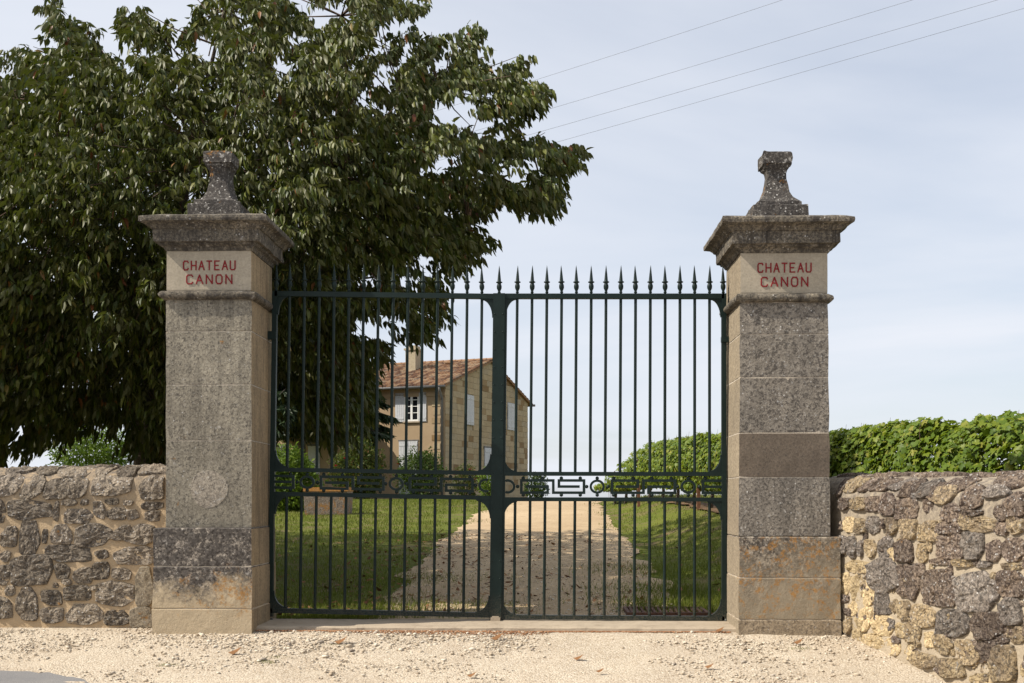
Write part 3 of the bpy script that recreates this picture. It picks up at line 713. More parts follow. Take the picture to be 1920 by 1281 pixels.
        return mesh_obj(name, V, F, mat, parent, False)
    def crest(s, parent, t0, t1, mat, lo=.62):
        t = t0
        while t < t1:
            w_ = random.uniform(.16, .40); zr = s.top(t) - s.b; ln = random.uniform(.03, .12); a, b = zr + s.b * (lo + random.uniform(-.12, .12)), zr + s.b * random.uniform(1.5, 1.75)
            s.stone(parent, [(t, a), (t + w_ - .015, a), (t + w_ - .015 + ln, b), (t + ln, b)], mat, random.uniform(.018, .030), 5, 1.0, 'coping_stone'); t += w_

# ---- left wall: straight, front face at y = 9.2
WLY = 9.20
xend = xl - HWID - .01
wL = Wall([(-9.5, WLY), (xend, WLY)], lambda t: 1.335 + .006 * math.sin(t * 2.1))
tL = thing('stone_wall', (-4.2, WLY + .2, 0), 'straight rubble wall with tan mortar joined to the left pillar', 'stone wall', 'rubble walls beside the gateway')
wL.body(tL, M_morL)
SL = """-60,118,150,292,.5|165,130,325,305,.45|335,150,522,305,.3|510,145,652,300,.15|690,132,992,282,.1|1040,130,1232,310,0|398,70,655,138,.3|670,72,800,132,.3|836,72,1000,140,0|-10,70,190,118,.6|205,66,395,122,.5|1010,72,1232,124,0
-60,310,50,482,0|58,308,392,462,0|400,325,447,472,0|463,308,582,357,0|483,380,702,490,0|608,308,667,352,0|698,320,797,452,-.15|788,298,892,347,0|798,368,947,462,0|942,383,1047,462,0|928,313,1002,352,0|1063,323,1228,386,0|1088,390,1207,472,0
8,508,132,662,.1|147,468,302,716,0|318,528,362,637,0|383,488,542,642,0|560,488,842,662,0|847,500,972,616,.5|943,494,1158,652,.12|848,662,1158,797,.05|347,648,682,777,-.12|713,683,817,752,-.1
3,693,82,777,.1|78,723,393,957,-.02|-45,800,70,952,0|412,788,528,902,0|543,815,702,937,.1|686,778,824,907,.15|838,822,988,912,.1|468,903,542,947,0|398,933,442,972,0|42,800,77,852,0
43,953,117,1032,-.1|118,963,287,1217,0|308,988,467,1102,-.1|478,948,682,1067,0|662,953,727,992,0|718,918,1012,1112,0
-45,1038,97,1208,0|298,1108,478,1237,.05|498,1093,772,1247,0|783,1138,977,1252,0"""
GROW = [-.008, -.008]
def quad(bx, org, sc, wall):
    x0, y0, x1, y1, ln = bx; k = ln * (y1 - y0) / 2; gx, gy = (x1 - x0) * GROW[0], (y1 - y0) * GROW[1]; x0 -= gx; x1 += gx; y0 -= gy; y1 += gy
    return [wall.hit(org[0] + a / sc, org[1] + b / sc) for a, b in ((x0 - k, y1), (x1 - k, y1), (x1 + k, y0), (x0 + k, y0))]
for row in SL.replace('\n', '|').split('|'):
    bx = [float(v) for v in row.split(',')]
    wL.stone(tL, quad(bx, (0, 860), 4.003, wL), M_rubL, random.uniform(.010, .020), random.choice((3.2, 4.5, 6)))
wL.crest(tL, 5.0, wL.L[-1] - .4, M_rubL, .95)
for bx in ((1020, 813, 1157, 1107, 0), (978, 1110, 1157, 1268, 0)):
    wL.stone(tL, quad(bx, (0, 860), 4.003, wL), M_block, .022, 8, .25)
# the part of the wall that runs on past the frame
xx = -9.4
while xx < -4.62:
    w_ = random.uniform(.2, .42); zz = .02
    while zz < 1.3:
        h_ = random.uniform(.12, .26); z1 = min(zz + h_, 1.32)
        if z1 - zz > .07:
            t0, t1 = xx + 9.5, xx + 9.5 + w_ - .03; wL.stone(tL, [(t0, zz), (t1, zz), (t1, z1 - .03), (t0, z1 - .03)], M_rubL, random.uniform(.018, .03))
        zz = z1
    xx += w_

# ---- right wall: returns towards the road
rp_ = [(2.55, 9.45), (2.60, 8.93)]
for s_ in np.linspace(.4, 6.0, 9): rp_.append((2.62 + .215 * s_ + .004 * s_ * s_, 8.93 - .975 * s_))
path = [LD(*p)[:2] for p in rp_][::-1]           # travelling away from the road so that the outward side faces the drive
path = [Vector(p) for p in path]
wR = Wall(path, lambda t: 1.0, .24, .19)
# outward must face the drive (-x): travel from far to near gives right-hand side = -x
p, nn = wR.at(1.0)
if nn.x > 0: path = path[::-1]; wR = Wall(path, lambda t: 1.0, .24, .19)
def ztopR(t):
    p, _ = wR.at(t); lat = p.x * cy_ + p.y * sy_; d = -p.x * sy_ + p.y * cy_; return EYE + (HZ - 896) / FOC * d + .012
wR.zt = ztopR
tR = thing('stone_wall', (*LD(2.9, 8.2)[:2], 0), 'lichen-blackened rubble wall with yellow lower stones, right of the gateway', 'stone wall', 'rubble walls beside the gateway')
wR.body(tR, M_morR)
SA = """60,130,115,345,0,D|200,120,380,280,.3,M|300,340,500,490,.2,M|160,350,285,485,.1,D|392,125,500,270,.6,D|500,118,622,262,.7,D|600,125,745,262,.7,D|742,135,920,268,.7,D|890,140,1080,340,.5,D|1070,150,1280,352,.4,D|488,330,650,512,.2,D|632,300,832,552,.1,D|838,340,1102,604,.1,D|898,600,1092,842,0,M|198,578,350,752,0,Y|350,588,500,768,0,M|500,568,642,772,0,D|668,598,722,712,0,D|728,578,857,782,0,M|1108,620,1450,862,0,M|158,798,262,1010,-.1,D|268,808,372,1064,-.1,D|393,858,442,1044,0,D|468,848,602,1054,0,M|633,808,788,1084,.15,D|748,943,842,1112,0,Y|838,838,1052,1112,0,D|1088,898,1214,1124,0,M
230,-64,512,92,-.05,Y,C|168,98,282,374,0,Y,C|280,118,434,424,0,Y,C|456,188,594,484,0,Y,C|588,288,774,594,-.1,D,C|520,-84,872,334,-.2,D,C|868,-12,1134,412,-.05,D,C|788,408,872,564,0,M,C|868,428,1018,652,0,M,C|1040,468,1322,742,0,M,C|256,438,376,604,0,Y,C|216,628,312,824,0,M,C|320,638,432,912,0,Y,C|398,508,544,794,.1,Y,C|548,558,802,848,-.25,Y,C|728,638,824,784,0,D,C|833,688,948,868,0,Y,C|956,678,1148,918,0,M,C|428,818,692,1012,-.1,Y,C|708,878,882,1084,-.1,Y,C|938,958,1044,1134,0,Y,C|1056,908,1142,982,0,M,C
70,186,284,352,.5,D,B|280,126,545,314,.5,D,B|538,208,784,484,.1,D,B|790,84,1290,232,.2,D,B|808,228,1084,354,.1,D,B|328,418,522,644,0,D,B|248,628,544,774,.1,D,B|518,558,950,754,0,M,B|238,758,560,1072,0,D,B|556,760,806,1080,0,D,B|846,848,1024,1104,0,D,B|938,638,1104,794,0,D,B|1056,298,1290,564,0,D,B|1098,558,1290,784,0,M,B|1038,828,1310,1114,0,D,B|190,220,440,420,.3,M,B|170,1068,450,1150,0,D,B|462,1078,700,1172,0,M,B|712,1100,900,1180,0,D,B|1050,1124,1300,1205,0,M,B|560,490,790,560,0,D,B|-40,1130,95,1290,0,D,B
66,-64,464,364,-.05,D,D|484,-44,994,424,-.08,D,D|256,398,634,724,.15,D,D|646,438,1044,764,-.08,D,D|1006,258,1244,584,-.2,D,D|976,-64,1290,254,0,D,D|86,668,234,854,0,Y,D|206,698,434,934,-.25,M,D|506,768,764,1064,-.25,M,D|746,778,964,1034,-.15,D,D|896,828,1184,1254,0,M,D|1106,598,1290,804,0,M,D|636,1168,924,1300,0,Y,D|-60,918,234,1104,-.3,M,D|256,988,564,1234,-.2,M,D|1232,1048,1310,1204,0,Y,D"""
ORG = {'A': ((1550, 880), 6.405), 'B': ((1720, 880), 6.405), 'C': ((1550, 1060), 6.405), 'D': ((1720, 1080), 6.37)}
GROW[:] = [.008, .008]
for row in SA.replace('\n', '|').split('|'):
    q = row.split(','); bx = [float(v) for v in q[:5]]; kind = q[5]; org, sc = ORG[q[6] if len(q) > 6 else 'A']
    if bx[0] < 130 and org[0] == 1550: bx[0] += 60; bx[2] += 60
    wR.stone(tR, quad(bx, org, sc, wR), {'D': random.choice((M_rubR, M_rubR, M_rubG)), 'M': M_rubM, 'Y': M_rubY}[kind], random.uniform(.016, .032) if kind != 'Y' else random.uniform(.006, .013), 8, 1.1)
random.seed(21)
for _ in range(75):
    t_ = random.uniform(wR.hit(1575, 950)[0], wR.hit(1915, 950)[0]); p, _n = wR.at(t_); g_ = float(Z(p.x, p.y)); z_ = random.uniform(g_ + .05, wR.top(t_) - .2); w_ = random.uniform(.03, .085); h_ = random.uniform(.02, .05)
    wR.stone(tR, [(t_ - w_, z_ - h_), (t_ + w_, z_ - h_), (t_ + w_, z_ + h_), (t_ - w_, z_ + h_)], M_rubY if z_ < g_ + .35 + .2 * random.random() and t_ > wR.L[-1] * .6 else random.choice((M_rubM, M_rubR)), .009, 4, 1.2)
wR.crest(tR, .05, wR.L[-1] - .45, M_rubR, .80)
# courses nearer than the frame shows
s0 = wR.hit(1925, 950)[0]; far_first = s0 > wR.L[-1] / 2
tt = s0
for _ in range(9):
    w_ = random.uniform(.25, .42); a, b = (tt, tt + w_ - .03) if wR.at(s0 + .2)[0].y < wR.at(s0)[0].y else (tt - w_ + .03, tt)
    if a < 0 or b > wR.L[-1]: break
    p, _n = wR.at((a + b) / 2); zz = float(Z(p.x, p.y)) + .02; T = wR.top(a) - .02
    while zz < T - .06:
        h_ = random.uniform(.13, .24); z1 = min(zz + h_, T); wR.stone(tR, [(a, zz), (b, zz), (b, z1 - .03), (a, z1 - .03)], M_rubR, random.uniform(.02, .035)); zz = z1
    tt = b + .03 if b > tt else a - .03

# ------------------------------------------------------------------ foliage machinery
def norm(a): return a / np.maximum(np.linalg.norm(a, axis=1, keepdims=True), 1e-9)
def leaves(P, D, S, L, W_, curl=.35, fold=.35):
    """pointed leaves: base P, axis D, side S; 8 verts / 8 tris each, bent along the axis and folded on the midrib"""
    n = len(P); D = norm(D); S = norm(S - D * (S * D).sum(1, keepdims=True)); N = np.cross(S, D)
    L = L[:, None]; W_ = W_[:, None]; curl = (np.ones((n, 1)) * curl) if np.isscalar(curl) else curl[:, None]
    def st(t, w, c): return P + D * L * t - N * L * curl * (t * t), S * W_ * w, N * W_ * fold * w
    m0 = P; m1, s1, f1 = st(.33, .5, 0); m2, s2, f2 = st(.68, .38, 0); m3, _, _ = st(1.0, 0, 0)
    V = np.stack([m0, m1 - s1 + f1, m1, m1 + s1 + f1, m2 - s2 + f2, m2, m2 + s2 + f2, m3], 1)
    T = np.array([[0, 2, 1], [0, 3, 2], [1, 2, 5], [1, 5, 4], [2, 3, 6], [2, 6, 5], [4, 5, 7], [5, 6, 7]])
    F = (np.arange(n)[:, None, None] * 8 + T[None]).reshape(-1, 3)
    return V.reshape(-1, 3), F
def small_leaves(P, D, S, L, W_):
    n = len(P); D = norm(D); S = norm(S - D * (S * D).sum(1, keepdims=True)); N = np.cross(S, D); L = L[:, None]; W_ = W_[:, None]
    V = np.stack([P, P + D * L * .5 - S * W_ * .5 + N * W_ * .2, P + D * L - N * L * .12, P + D * L * .5 + S * W_ * .5 + N * W_ * .2], 1)
    F = (np.arange(n)[:, None, None] * 4 + np.array([[0, 2, 1], [0, 3, 2]])[None]).reshape(-1, 3); return V.reshape(-1, 3), F
VL = np.array([(0, 0), (.30, -.16), (.55, .02), (.42, .22), (.62, .50), (.30, .52), (.22, .72), (0, 1.0), (-.22, .72), (-.30, .52), (-.62, .50), (-.42, .22), (-.55, .02), (-.30, -.16)])
def vine_leaves(P, D, S, L):
    n = len(P); D = norm(D); S = norm(S - D * (S * D).sum(1, keepdims=True)); N = np.cross(S, D); L = L[:, None, None]
    a = VL[None, :, 0:1]; b = VL[None, :, 1:2]; r = a * a
    V = P[:, None] + (S[:, None] * a + D[:, None] * (b - .0)) * L - N[:, None] * L * (.35 * r + .22 * b * b) + N[:, None] * L * rng.normal(0, .05, (n, 14, 1))
    c = (P + D * .3 * L[:, 0])[:, None]; V = np.concatenate([V, c], 1)
    T = np.array([[14, i, (i + 1) % 14] for i in range(14)]); F = (np.arange(n)[:, None, None] * 15 + T[None]).reshape(-1, 3)
    return V.reshape(-1, 3), F
def inpoly(x, y, poly):
    poly = np.asarray(poly, float); r = np.zeros(len(x), bool); j = len(poly) - 1
    for i in range(len(poly)):
        xi, yi = poly[i]; xj, yj = poly[j]; c = ((yi > y) != (yj > y)) & (x < (xj - xi) * (y - yi) / (yj - yi + 1e-12) + xi); r ^= c; j = i
    return r
def edgedist(x, y, poly):
    poly = np.asarray(poly, float); d = np.full(len(x), 1e9)
    for i in range(len(poly)):
        a, b = poly[i - 1], poly[i]; e = b - a; t = np.clip(((x - a[0]) * e[0] + (y - a[1]) * e[1]) / (e @ e), 0, 1)
        d = np.minimum(d, np.hypot(x - a[0] - t * e[0], y - a[1] - t * e[1])); j = i
    return d
def UV(px, py, d):                            # vectorised U
    lat = (px - 960) / FOC * d
    return np.stack([lat * cy_ - d * sy_, lat * sy_ + d * cy_, EYE - (py - HZ) / FOC * d], -1)

# ------------------------------------------------------------------ cherry tree behind the left wall
TD = 13.6
CROWN = [(x_ - (20 if x_ > 840 else 0), y_) for x_, y_ in [(-420, 300), (-340, 120), (-150, 95), (-30, 150), (0, 92), (62, 78), (72, 22), (95, -5), (120, 30), (160, 50), (200, 66), (232, 20), (262, 8), (300, 42), (335, 62), (362, 25), (400, -40), (500, -70), (560, 15), (590, 8), (610, -50), (690, -70), (742, -5), (800, -5), (784, 42), (742, 62), (750, 112), (790, 92), (808, 58), (824, 72), (812, 110), (800, 165), (842, 128), (880, 122), (905, 48), (922, 60), (920, 112), (955, 150), (998, 104), (992, 128), (968, 158), (1004, 142), (1034, 146), (1030, 185), (985, 210), (955, 232), (962, 258), (985, 248), (1002, 262), (1040, 246), (1062, 250), (1062, 272), (1098, 264), (1100, 285), (1072, 308), (1040, 312), (1052, 330), (1072, 340), (1070, 365), (1010, 382), (945, 372), (912, 385), (885, 378), (872, 402), (926, 435), (915, 452), (895, 480), (850, 505), (836, 555), (822, 600), (812, 606), (786, 628), (748, 630), (720, 655), (700, 700), (692, 765), (675, 812), (630, 812), (590, 815), (545, 790), (512, 752), (470, 850), (300, 850), (250, 838), (215, 800), (150, 802), (120, 825), (60, 828), (38, 850), (0, 868), (-180, 866), (-400, 720)]]
cherry = thing('cherry_tree', (*U(283, 1170, TD)[:2], .2), 'large cherry tree with drooping dark leaves behind the left wall', 'tree')
bb = np.array(CROWN)
def crown_points(n, shell):
    out = []
    while sum(len(o) for o in out) < n:
        x = rng.uniform(bb[:, 0].min(), bb[:, 0].max(), 60000); y = rng.uniform(bb[:, 1].min(), bb[:, 1].max(), 60000)
        k = inpoly(x, y, CROWN); x, y = x[k], y[k]; e = edgedist(x, y, CROWN)
        # dark hollow and sky holes
        keep = np.ones(len(x), bool)
        for hx_, hy_, hr in HOLES: keep &= np.hypot(x - hx_, (y - hy_ + 12) * 1.0) > hr + 13
        x, y, e = x[keep], y[keep], e[keep]
        k1 = np.array([mnoise.fractal((a / 62, b / 50, 2.2), .75, 2.1, 3) for a, b in zip(x[:9000], y[:9000])]); x, y, e = x[:9000], y[:9000], e[:9000]
        tp = np.clip((300 - y) / 200, 0, 1); kk = (k1 > -.26 + .20 * tp - np.clip(e - 20, 0, 90) / (130 + 90 * tp)) if shell else (k1 > -.32 + .20 * tp - np.clip(e - 50, 0, 100) / 100)
        x, y, e = x[kk], y[kk], e[kk]
        half = 3.7 * np.sqrt(np.clip(1 - (1 - np.clip(e / 360, 0, 1)) ** 2, 0, 1)) + .10
        q = rng.uniform(-.62, .62, len(x)) if not shell else np.where(rng.random(len(x)) < .72, -1, 1) * (1 - np.abs(rng.normal(0, .13, len(x))))
        q = np.where(q > 0, q * 1.22, q)
        half = half * (1 + .22 * np.array([mnoise.noise((a / 110, b / 90, 7.7)) for a, b in zip(x, y)]))
        out.append(np.stack([x, y, np.maximum(TD + half * q, 9.75 + .5 * rng.random(len(x))), half], 1))
    return np.concatenate(out)[:n]
HOLES = [(988, 236, 24), (930, 172, 10), (1005, 300, 8), (880, 180, 8), (40, 40, 36), (8, 120, 12), (190, 20, 24), (345, 20, 22), (575, -8, 18), (395, 95, 12), (385, 75, 12), (530, 110, 10), (690, 180, 9), (870, 215, 17), (905, 235, 10), (940, 240, 14), (850, 300, 12), (825, 310, 9), (900, 330, 10), (960, 320, 9), (720, 75, 13), (765, 75, 16), (835, 95, 16), (850, 400, 10), (800, 490, 10), (810, 510, 9), (765, 522, 8), (690, 525, 7), (680, 615, 12), (715, 625, 9), (755, 640, 8), (770, 615, 7), (610, 15, 16), (560, 60, 9), (655, 20, 8), (560, 790, 8), (45, 452, 9), (170, 835, 30), (100, 862, 30), (545, 800, 7)]
def rim_points(n):
    out = []; per = np.array(CROWN, float)
    while len(out) < n:
        i = rng.integers(len(per)); a, b = per[i - 1], per[i]
        if rng.random() > np.hypot(*(b - a)) / 150: continue
        p = a + (b - a) * rng.random() + rng.normal(0, 9, 2); q = np.array([330, 420.0]) - p; p = p - q / np.hypot(*q) * rng.uniform(-14, 8)
        if any(np.hypot(p[0] - h[0], (p[1] - h[1]) * 1.2) < h[2] + 6 for h in HOLES): continue
        out.append((p[0], p[1], TD + rng.normal(0, .45), .3))
    for _ in range(110):                      # thin leading shoots that break the outline
        i = rng.integers(len(per)); a, b = per[i - 1], per[i]; p = a + (b - a) * rng.random()
        if p[1] > 470 or (p[1] > 200 and p[0] < 0): continue
        q = p - np.array([330, 520.0]); q = q / np.hypot(*q) + np.array([.1 * rng.normal(), -.45]); q /= np.hypot(*q); dd = TD + rng.normal(0, .5); ln = rng.integers(2, 5)
        for k in range(ln): out.append((p[0] + q[0] * (14 * k - 14), p[1] + q[1] * (14 * k - 10) + 12, dd, .15))
    return np.array(out)
CP = np.concatenate([crown_points(8200, True), crown_points(7500, False), rim_points(600)])
# shoots: each carries a fan of hanging leaves along a short twig that reaches outwards
cxm, cym = 330.0, 420.0
ctr = UV(CP[:, 0], CP[:, 1], CP[:, 2]); cen = np.array(U(330, 480, TD))
outw = norm(ctr - cen + rng.normal(0, .5, ctr.shape)); outw[:, 2] = outw[:, 2] * .6 + .12; outw = norm(outw)
nl = rng.integers(8, 16, len(ctr)); tl = rng.uniform(.14, .34, len(ctr))
idx = np.repeat(np.arange(len(ctr)), nl); f = rng.random(len(idx))
base = ctr - outw * (tl * .75)[:, None]
P = base[idx] + outw[idx] * (tl[idx] * f)[:, None]; P[:, 2] -= .10 * f ** 2 * tl[idx] / .25
rad = rng.normal(0, 1, (len(idx), 3)); rad = norm(rad - outw[idx] * (rad * outw[idx]).sum(1, keepdims=True))
D = rad * .8 + outw[idx] * .4 + np.array([0, 0, -1.0]) * rng.uniform(.6, 1.9, (len(idx), 1))
S = np.cross(D, rad + rng.normal(0, .35, D.shape)); 
L = rng.uniform(.080, .142, len(idx)) * np.where(P[:, 1] < 11, .88, 1); V, F = leaves(P + rad * .01, D, S, L, L * rng.uniform(.29, .38, len(idx)), rng.uniform(.05, .65, len(idx)), .36)
crown = mesh_obj('crown', V, F, M_cherry, cherry, True)
# trunk, limbs and twigs
def bez(a, b, c, n=8):
    a, b, c = Vector(a), Vector(b), Vector(c); return [a * (1 - t) ** 2 + b * 2 * t * (1 - t) + c * t * t for t in np.linspace(0, 1, n)]
tb = Vector(U(283, 1200, TD)); tb.z = .0; fork = Vector(U(285, 690, TD))
MB().tube([tb, tb + Vector((.02, .0, .5)), tb + Vector((-.02, .02, 1.2)), fork, fork + Vector((.03, .02, .5))], [.30, .235, .20, .19, .11], 14).build('trunk', M_bark, cherry, True)
limb_t = [(100, 190, -.6), (210, 130, .3), (420, 20, -.4), (640, 30, .5), (830, 170, -.2), (1000, 290, .1), (880, 420, -.9), (700, 520, .8), (60, 520, -1.2), (-160, 300, .6), (-200, 640, .2), (110, 330, -1.9), (420, 300, -2.0), (620, 330, -1.7), (560, 640, .3), (330, 280, 1.9)]
limbs = []
for (px, py, dd) in limb_t:
    e = Vector(U(px, py, TD + dd)); st = fork + Vector((0, 0, random.uniform(-.35, .25))); midp = st.lerp(e, .5) + Vector((0, 0, .45 + random.uniform(-.2, .3)))
    pts = bez(st, midp, e, 10); limbs.append(pts); MB().tube(pts, [.085 * (1 - k / 9) ** 1.1 + .012 for k in range(10)], 7).build('limb', M_bark, cherry, True)
lp = np.array([tuple(p) for l in limbs for p in l[3:]]); tw = MB()
for i in rng.permutation(len(ctr))[:900]:
    b = base[i]; k = np.argmin(((lp - b) ** 2).sum(1)); a = Vector(lp[k]); e = Vector(ctr[i])
    if (a - e).length > 1.6: a = e + (a - e).normalized() * .7
    tw.tube([a, a.lerp(Vector(b), .6) + Vector((0, 0, .05)), e], [.011, .007, .003], 4, False)
tag(tw.build('twig', M_twig, cherry), kind='stuff')

# ------------------------------------------------------------------ dark evergreen behind the cherry
EC = (-10.6, 56.0); ex, ey, _ = LD(*EC); eg = float(Z(ex, ey))
ever = thing('evergreen_tree', (ex, ey, eg), 'dark evergreen with layered drooping boughs in front of the house', 'tree')
EP, ED_, ES = [], [], []; tw = MB(); EH = 13.5
for lay in range(17):
    zb = 4.55 + lay * .53; rad_ = 5.5 * (1 - (zb - 3.0) / (EH - 2.2)) ** .8
    for k in range(max(6, int(15 - lay * .5))):
        a = k * 6.283 / max(6, int(15 - lay * .5)) + lay * 1.7 + random.uniform(-.15, .15); rl = rad_ * random.uniform(.78, 1.05)
        A = np.array([ex, ey, eg + zb - .9]); B = np.array([ex + rl * math.cos(a), ey + rl * math.sin(a), eg + zb - .9 - .10 * rl + random.uniform(-.15, .15)])
        mid_ = (A + B) / 2 + np.array([0, 0, .12 * rl]); tw.tube([A, mid_, B], [.06, .035, .008], 4, False)
        n = int(90 + 95 * rl); t = rng.random((n, 1)) ** .6; p = A * (1 - t) ** 2 + mid_ * 2 * t * (1 - t) + B * t * t
        ax = (B - A) / np.linalg.norm(B - A); sd2 = np.array([-ax[1], ax[0], 0]); sp_ = sd2 * rng.normal(0, 1, (n, 1)) + np.array([0, 0, -1]) * np.abs(rng.normal(.45, .4, (n, 1)))
        p = p + sp_ * rng.uniform(0, .5, (n, 1)) * (1.1 - t * .85); EP.append(p); ED_.append(ax + sp_ * .9 + np.array([0, 0, -.3])); ES.append(rng.normal(0, 1, (n, 3)))
EP, ED_, ES = map(np.concatenate, (EP, ED_, ES)); L = rng.uniform(.28, .55, len(EP)); V, F = small_leaves(EP, ED_, ES, L, L * .24)
mesh_obj('crown', V, F, M_dark, ever); tag(tw.build('bough', M_bark, ever), kind='stuff')
b0 = Vector((ex, ey, eg - .1)); MB().tube([b0, b0 + Vector((0, 0, 5)), b0 + Vector((.1, 0, EH - .6))], [.34, .24, .04], 9).build('trunk', M_bark, ever, True)

# ------------------------------------------------------------------ bushes
def bush(name, px0, px1, py0, py1, d, mat, label, cat='bush', n=2600, ls=(.05, .09), depth=None, spikes=0, petals=0, group=None):
    c = np.array(U((px0 + px1) / 2, (py0 + py1) / 2, d)); rx = (px1 - px0) / 2 / FOC * d; rz = (py1 - py0) / 2 / FOC * d; ry_ = depth or rx * .8
    g = float(Z(c[0], c[1])); t = thing(name, (c[0], c[1], g), label, cat, group)
    q = norm(rng.normal(0, 1, (n, 3))); lump = np.array([1 + .42 * mnoise.fractal((v[0] * 2.2 + d, v[1] * 2.2, v[2] * 2.2 + px0), .7, 2, 3) for v in q])
    r = (1 - np.abs(rng.normal(0, .17, n))) * lump; r = np.where(rng.random(n) < .25, r * rng.random(n) ** .4, r)
    p = c + q * r[:, None] * np.array([rx, ry_, rz]); p[:, 2] = np.maximum(p[:, 2], g + .02)
    D = q * .8 + rng.normal(0, .7, q.shape) + np.array([0, 0, .15]); S = np.cross(D, q + rng.normal(0, .3, q.shape))
    L = rng.uniform(ls[0], ls[1], n); V, F = small_leaves(p, D, S, L, L * .55); mesh_obj('foliage', V, F, mat, t)
    mb = MB(); b = Vector((c[0], c[1], g - .05))
    for k in range(7):
        a = 6.28 * k / 7; e = Vector((c[0] + rx * .6 * math.cos(a), c[1] + ry_ * .6 * math.sin(a), c[2] + rz * random.uniform(.2, .7))); mb.tube([b, b.lerp(e, .5) + Vector((0, 0, .1)), e], [.03, .02, .006], 5, False)
    mb.build('stem', M_twig, t)
    for k in range(petals):
        q_ = norm(rng.normal(0, 1, (1, 3)))[0]; q_[1] = -abs(q_[1]); q_[2] = abs(q_[2]); e = c + q_ * np.array([rx, ry_, rz]) * random.uniform(.95, 1.12); m2 = MB()
        for ring in range(2):
            for j in range(5):
                a = 6.28 * (j + ring * .5) / 5; rr = .055 - ring * .02; u = Vector((math.cos(a), math.sin(a) * .6, .5 + ring)) * rr; v = Vector((-math.sin(a), math.cos(a), .2)) * rr * .7; o = Vector(e)
                m2.add([o, o + u + v, o + u * 1.5, o + u - v], [(0, 1, 2, 3)])
        m2.build('flower', M_petal, t)
    return t
bush('rounded_bush', 104, 248, 802, 905, 26, M_bushl, 'bright green rounded bush behind the left wall', n=7000, ls=(.05, .09))
bush('laurel_bush', 490, 594, 843, 968, 25.5, M_bushl, 'glossy green laurel bush seen through the gate beside the left pillar', n=5200, ls=(.07, .12))
bush('rose_shrub', 622, 722, 828, 940, 44, M_rose, 'tall rose shrub with reddish tips in front of the ochre facade', 'shrub', 8000, (.08, .15), petals=6)
bush('rose_shrub', 745, 832, 846, 942, 50, M_bushd, 'rounded green shrub under the closed ground floor shutters of the house', 'shrub', 5500, (.08, .15), petals=2)
bush('rose_bush', 846, 898, 872, 942, 52, M_rose, 'thin rose bush with dark red blooms at the foot of the stone gable', 'shrub', 1500, (.08, .14), petals=7)
bush('small_shrub', 896, 942, 880, 940, 50, M_bushl, 'yellow-green shrub just left of the meeting post before the gable', 'shrub', 1600, (.08, .14))
bush('corner_shrub', 984, 1026, 888, 941, 54, M_bushd, 'low dark shrub at the far right corner of the house', 'shrub', 1500, (.08, .14))

# stone trough with orange lichen
td = 24.3; bx = U(616, 961, td); tr = thing('stone_trough', (bx[0], bx[1], float(Z(bx[0], bx[1]))), 'grey stone trough with orange lichen standing on the lawn', 'stone trough')
M_trough = lichen_stone('lichened trough stone', (.25, .20, .16), (.17, .14, .12), dk=.5, white=.4, orange=1.0, rand=0)
M_trtop = lichen_stone('orange lichened trough rim', (.42, .22, .09), (.34, .16, .06), dk=.2, white=.2, orange=1.5, rand=0)
hwx, hwy, hh = .46, .33, .56; bz = float(Z(bx[0], bx[1]))
mb = MB(); V = []
for z_, k in ((-.05, .97), (.3, 1.0), (hh - .07, 1.01)):
    V += [(bx[0] + sx * hwx * k + .008 * sx, bx[1] + sy * hwy * k, bz + z_) for sx, sy in ((-1, -1), (1, -1), (1, 1), (-1, 1))]
F = [(i * 4 + k, i * 4 + (k + 1) % 4, i * 4 + 4 + (k + 1) % 4, i * 4 + 4 + k) for i in range(2) for k in range(4)] + [(3, 2, 1, 0), (8, 9, 10, 11)]
mesh_obj('body', V, F, M_trough, tr)
mb = MB(); o_ = .02
for (x0, x1, y0, y1) in ((-hwx - o_, hwx + o_, -hwy - o_, -hwy + .09), (-hwx - o_, hwx + o_, hwy - .09, hwy + o_), (-hwx - o_, -hwx + .1, -hwy + .09, hwy - .09), (hwx - .1, hwx + o_, -hwy + .09, hwy - .09)):
    mb.box(bx[0] + x0, bx[0] + x1, bx[1] + y0, bx[1] + y1, bz + hh - .068, bz + hh + .02)
mb.build('rim', M_trtop, tr)

# ------------------------------------------------------------------ the house
HC = np.array([-3.57, 60.0]); E1 = np.array([-.927, .375]); E2 = np.array([.375, .927]); GB = 1.0; LEN, WID, EAVE, RIDGE = 7.6, 12.2, 7.28, 9.22
def HP(u, v, z): q = HC + E1 * u + E2 * v; return LD(q[0], q[1], z)
house = thing('house', HP(LEN / 2, WID / 2, GB), 'two storey stone house with clay tile roof and grey shutters', 'house')
hb = lambda u0, u1, v0, v1, z0, z1: MB().box(u0, u1, v0, v1, z0, z1, HP)
# shell
mb = MB(); mb.box(.02, LEN, .0, .35, GB - .3, EAVE - .05, HP); mb.build('facade', M_render, house)
mb = MB(); mb.box(.35, LEN, WID - .35, WID, GB - .3, EAVE - .05, HP); mb.build('rear_wall', M_render, house)
def gz(v): return EAVE - .03 + (RIDGE - EAVE) * (1 - abs(v - WID / 2) / (WID / 2))
def gable(u0, u1, mat, name):
    pts = [(0.02, GB - .3), (WID, GB - .3), (WID, gz(WID)), (WID / 2, gz(WID / 2)), (0.02, gz(.02))]
    V = [HP(u0, v, z) for v, z in pts] + [HP(u1, v, z) for v, z in pts]
    mesh_obj(name, V, [(4, 3, 2, 1, 0), (5, 6, 7, 8, 9)] + [(i, (i + 1) % 5, (i + 1) % 5 + 5, i + 5) for i in range(5)], mat, house)
gable(.03, .32, M_gmort, 'gable_wall'); gable(LEN - .3, LEN + .003, M_render, 'gable_wall')
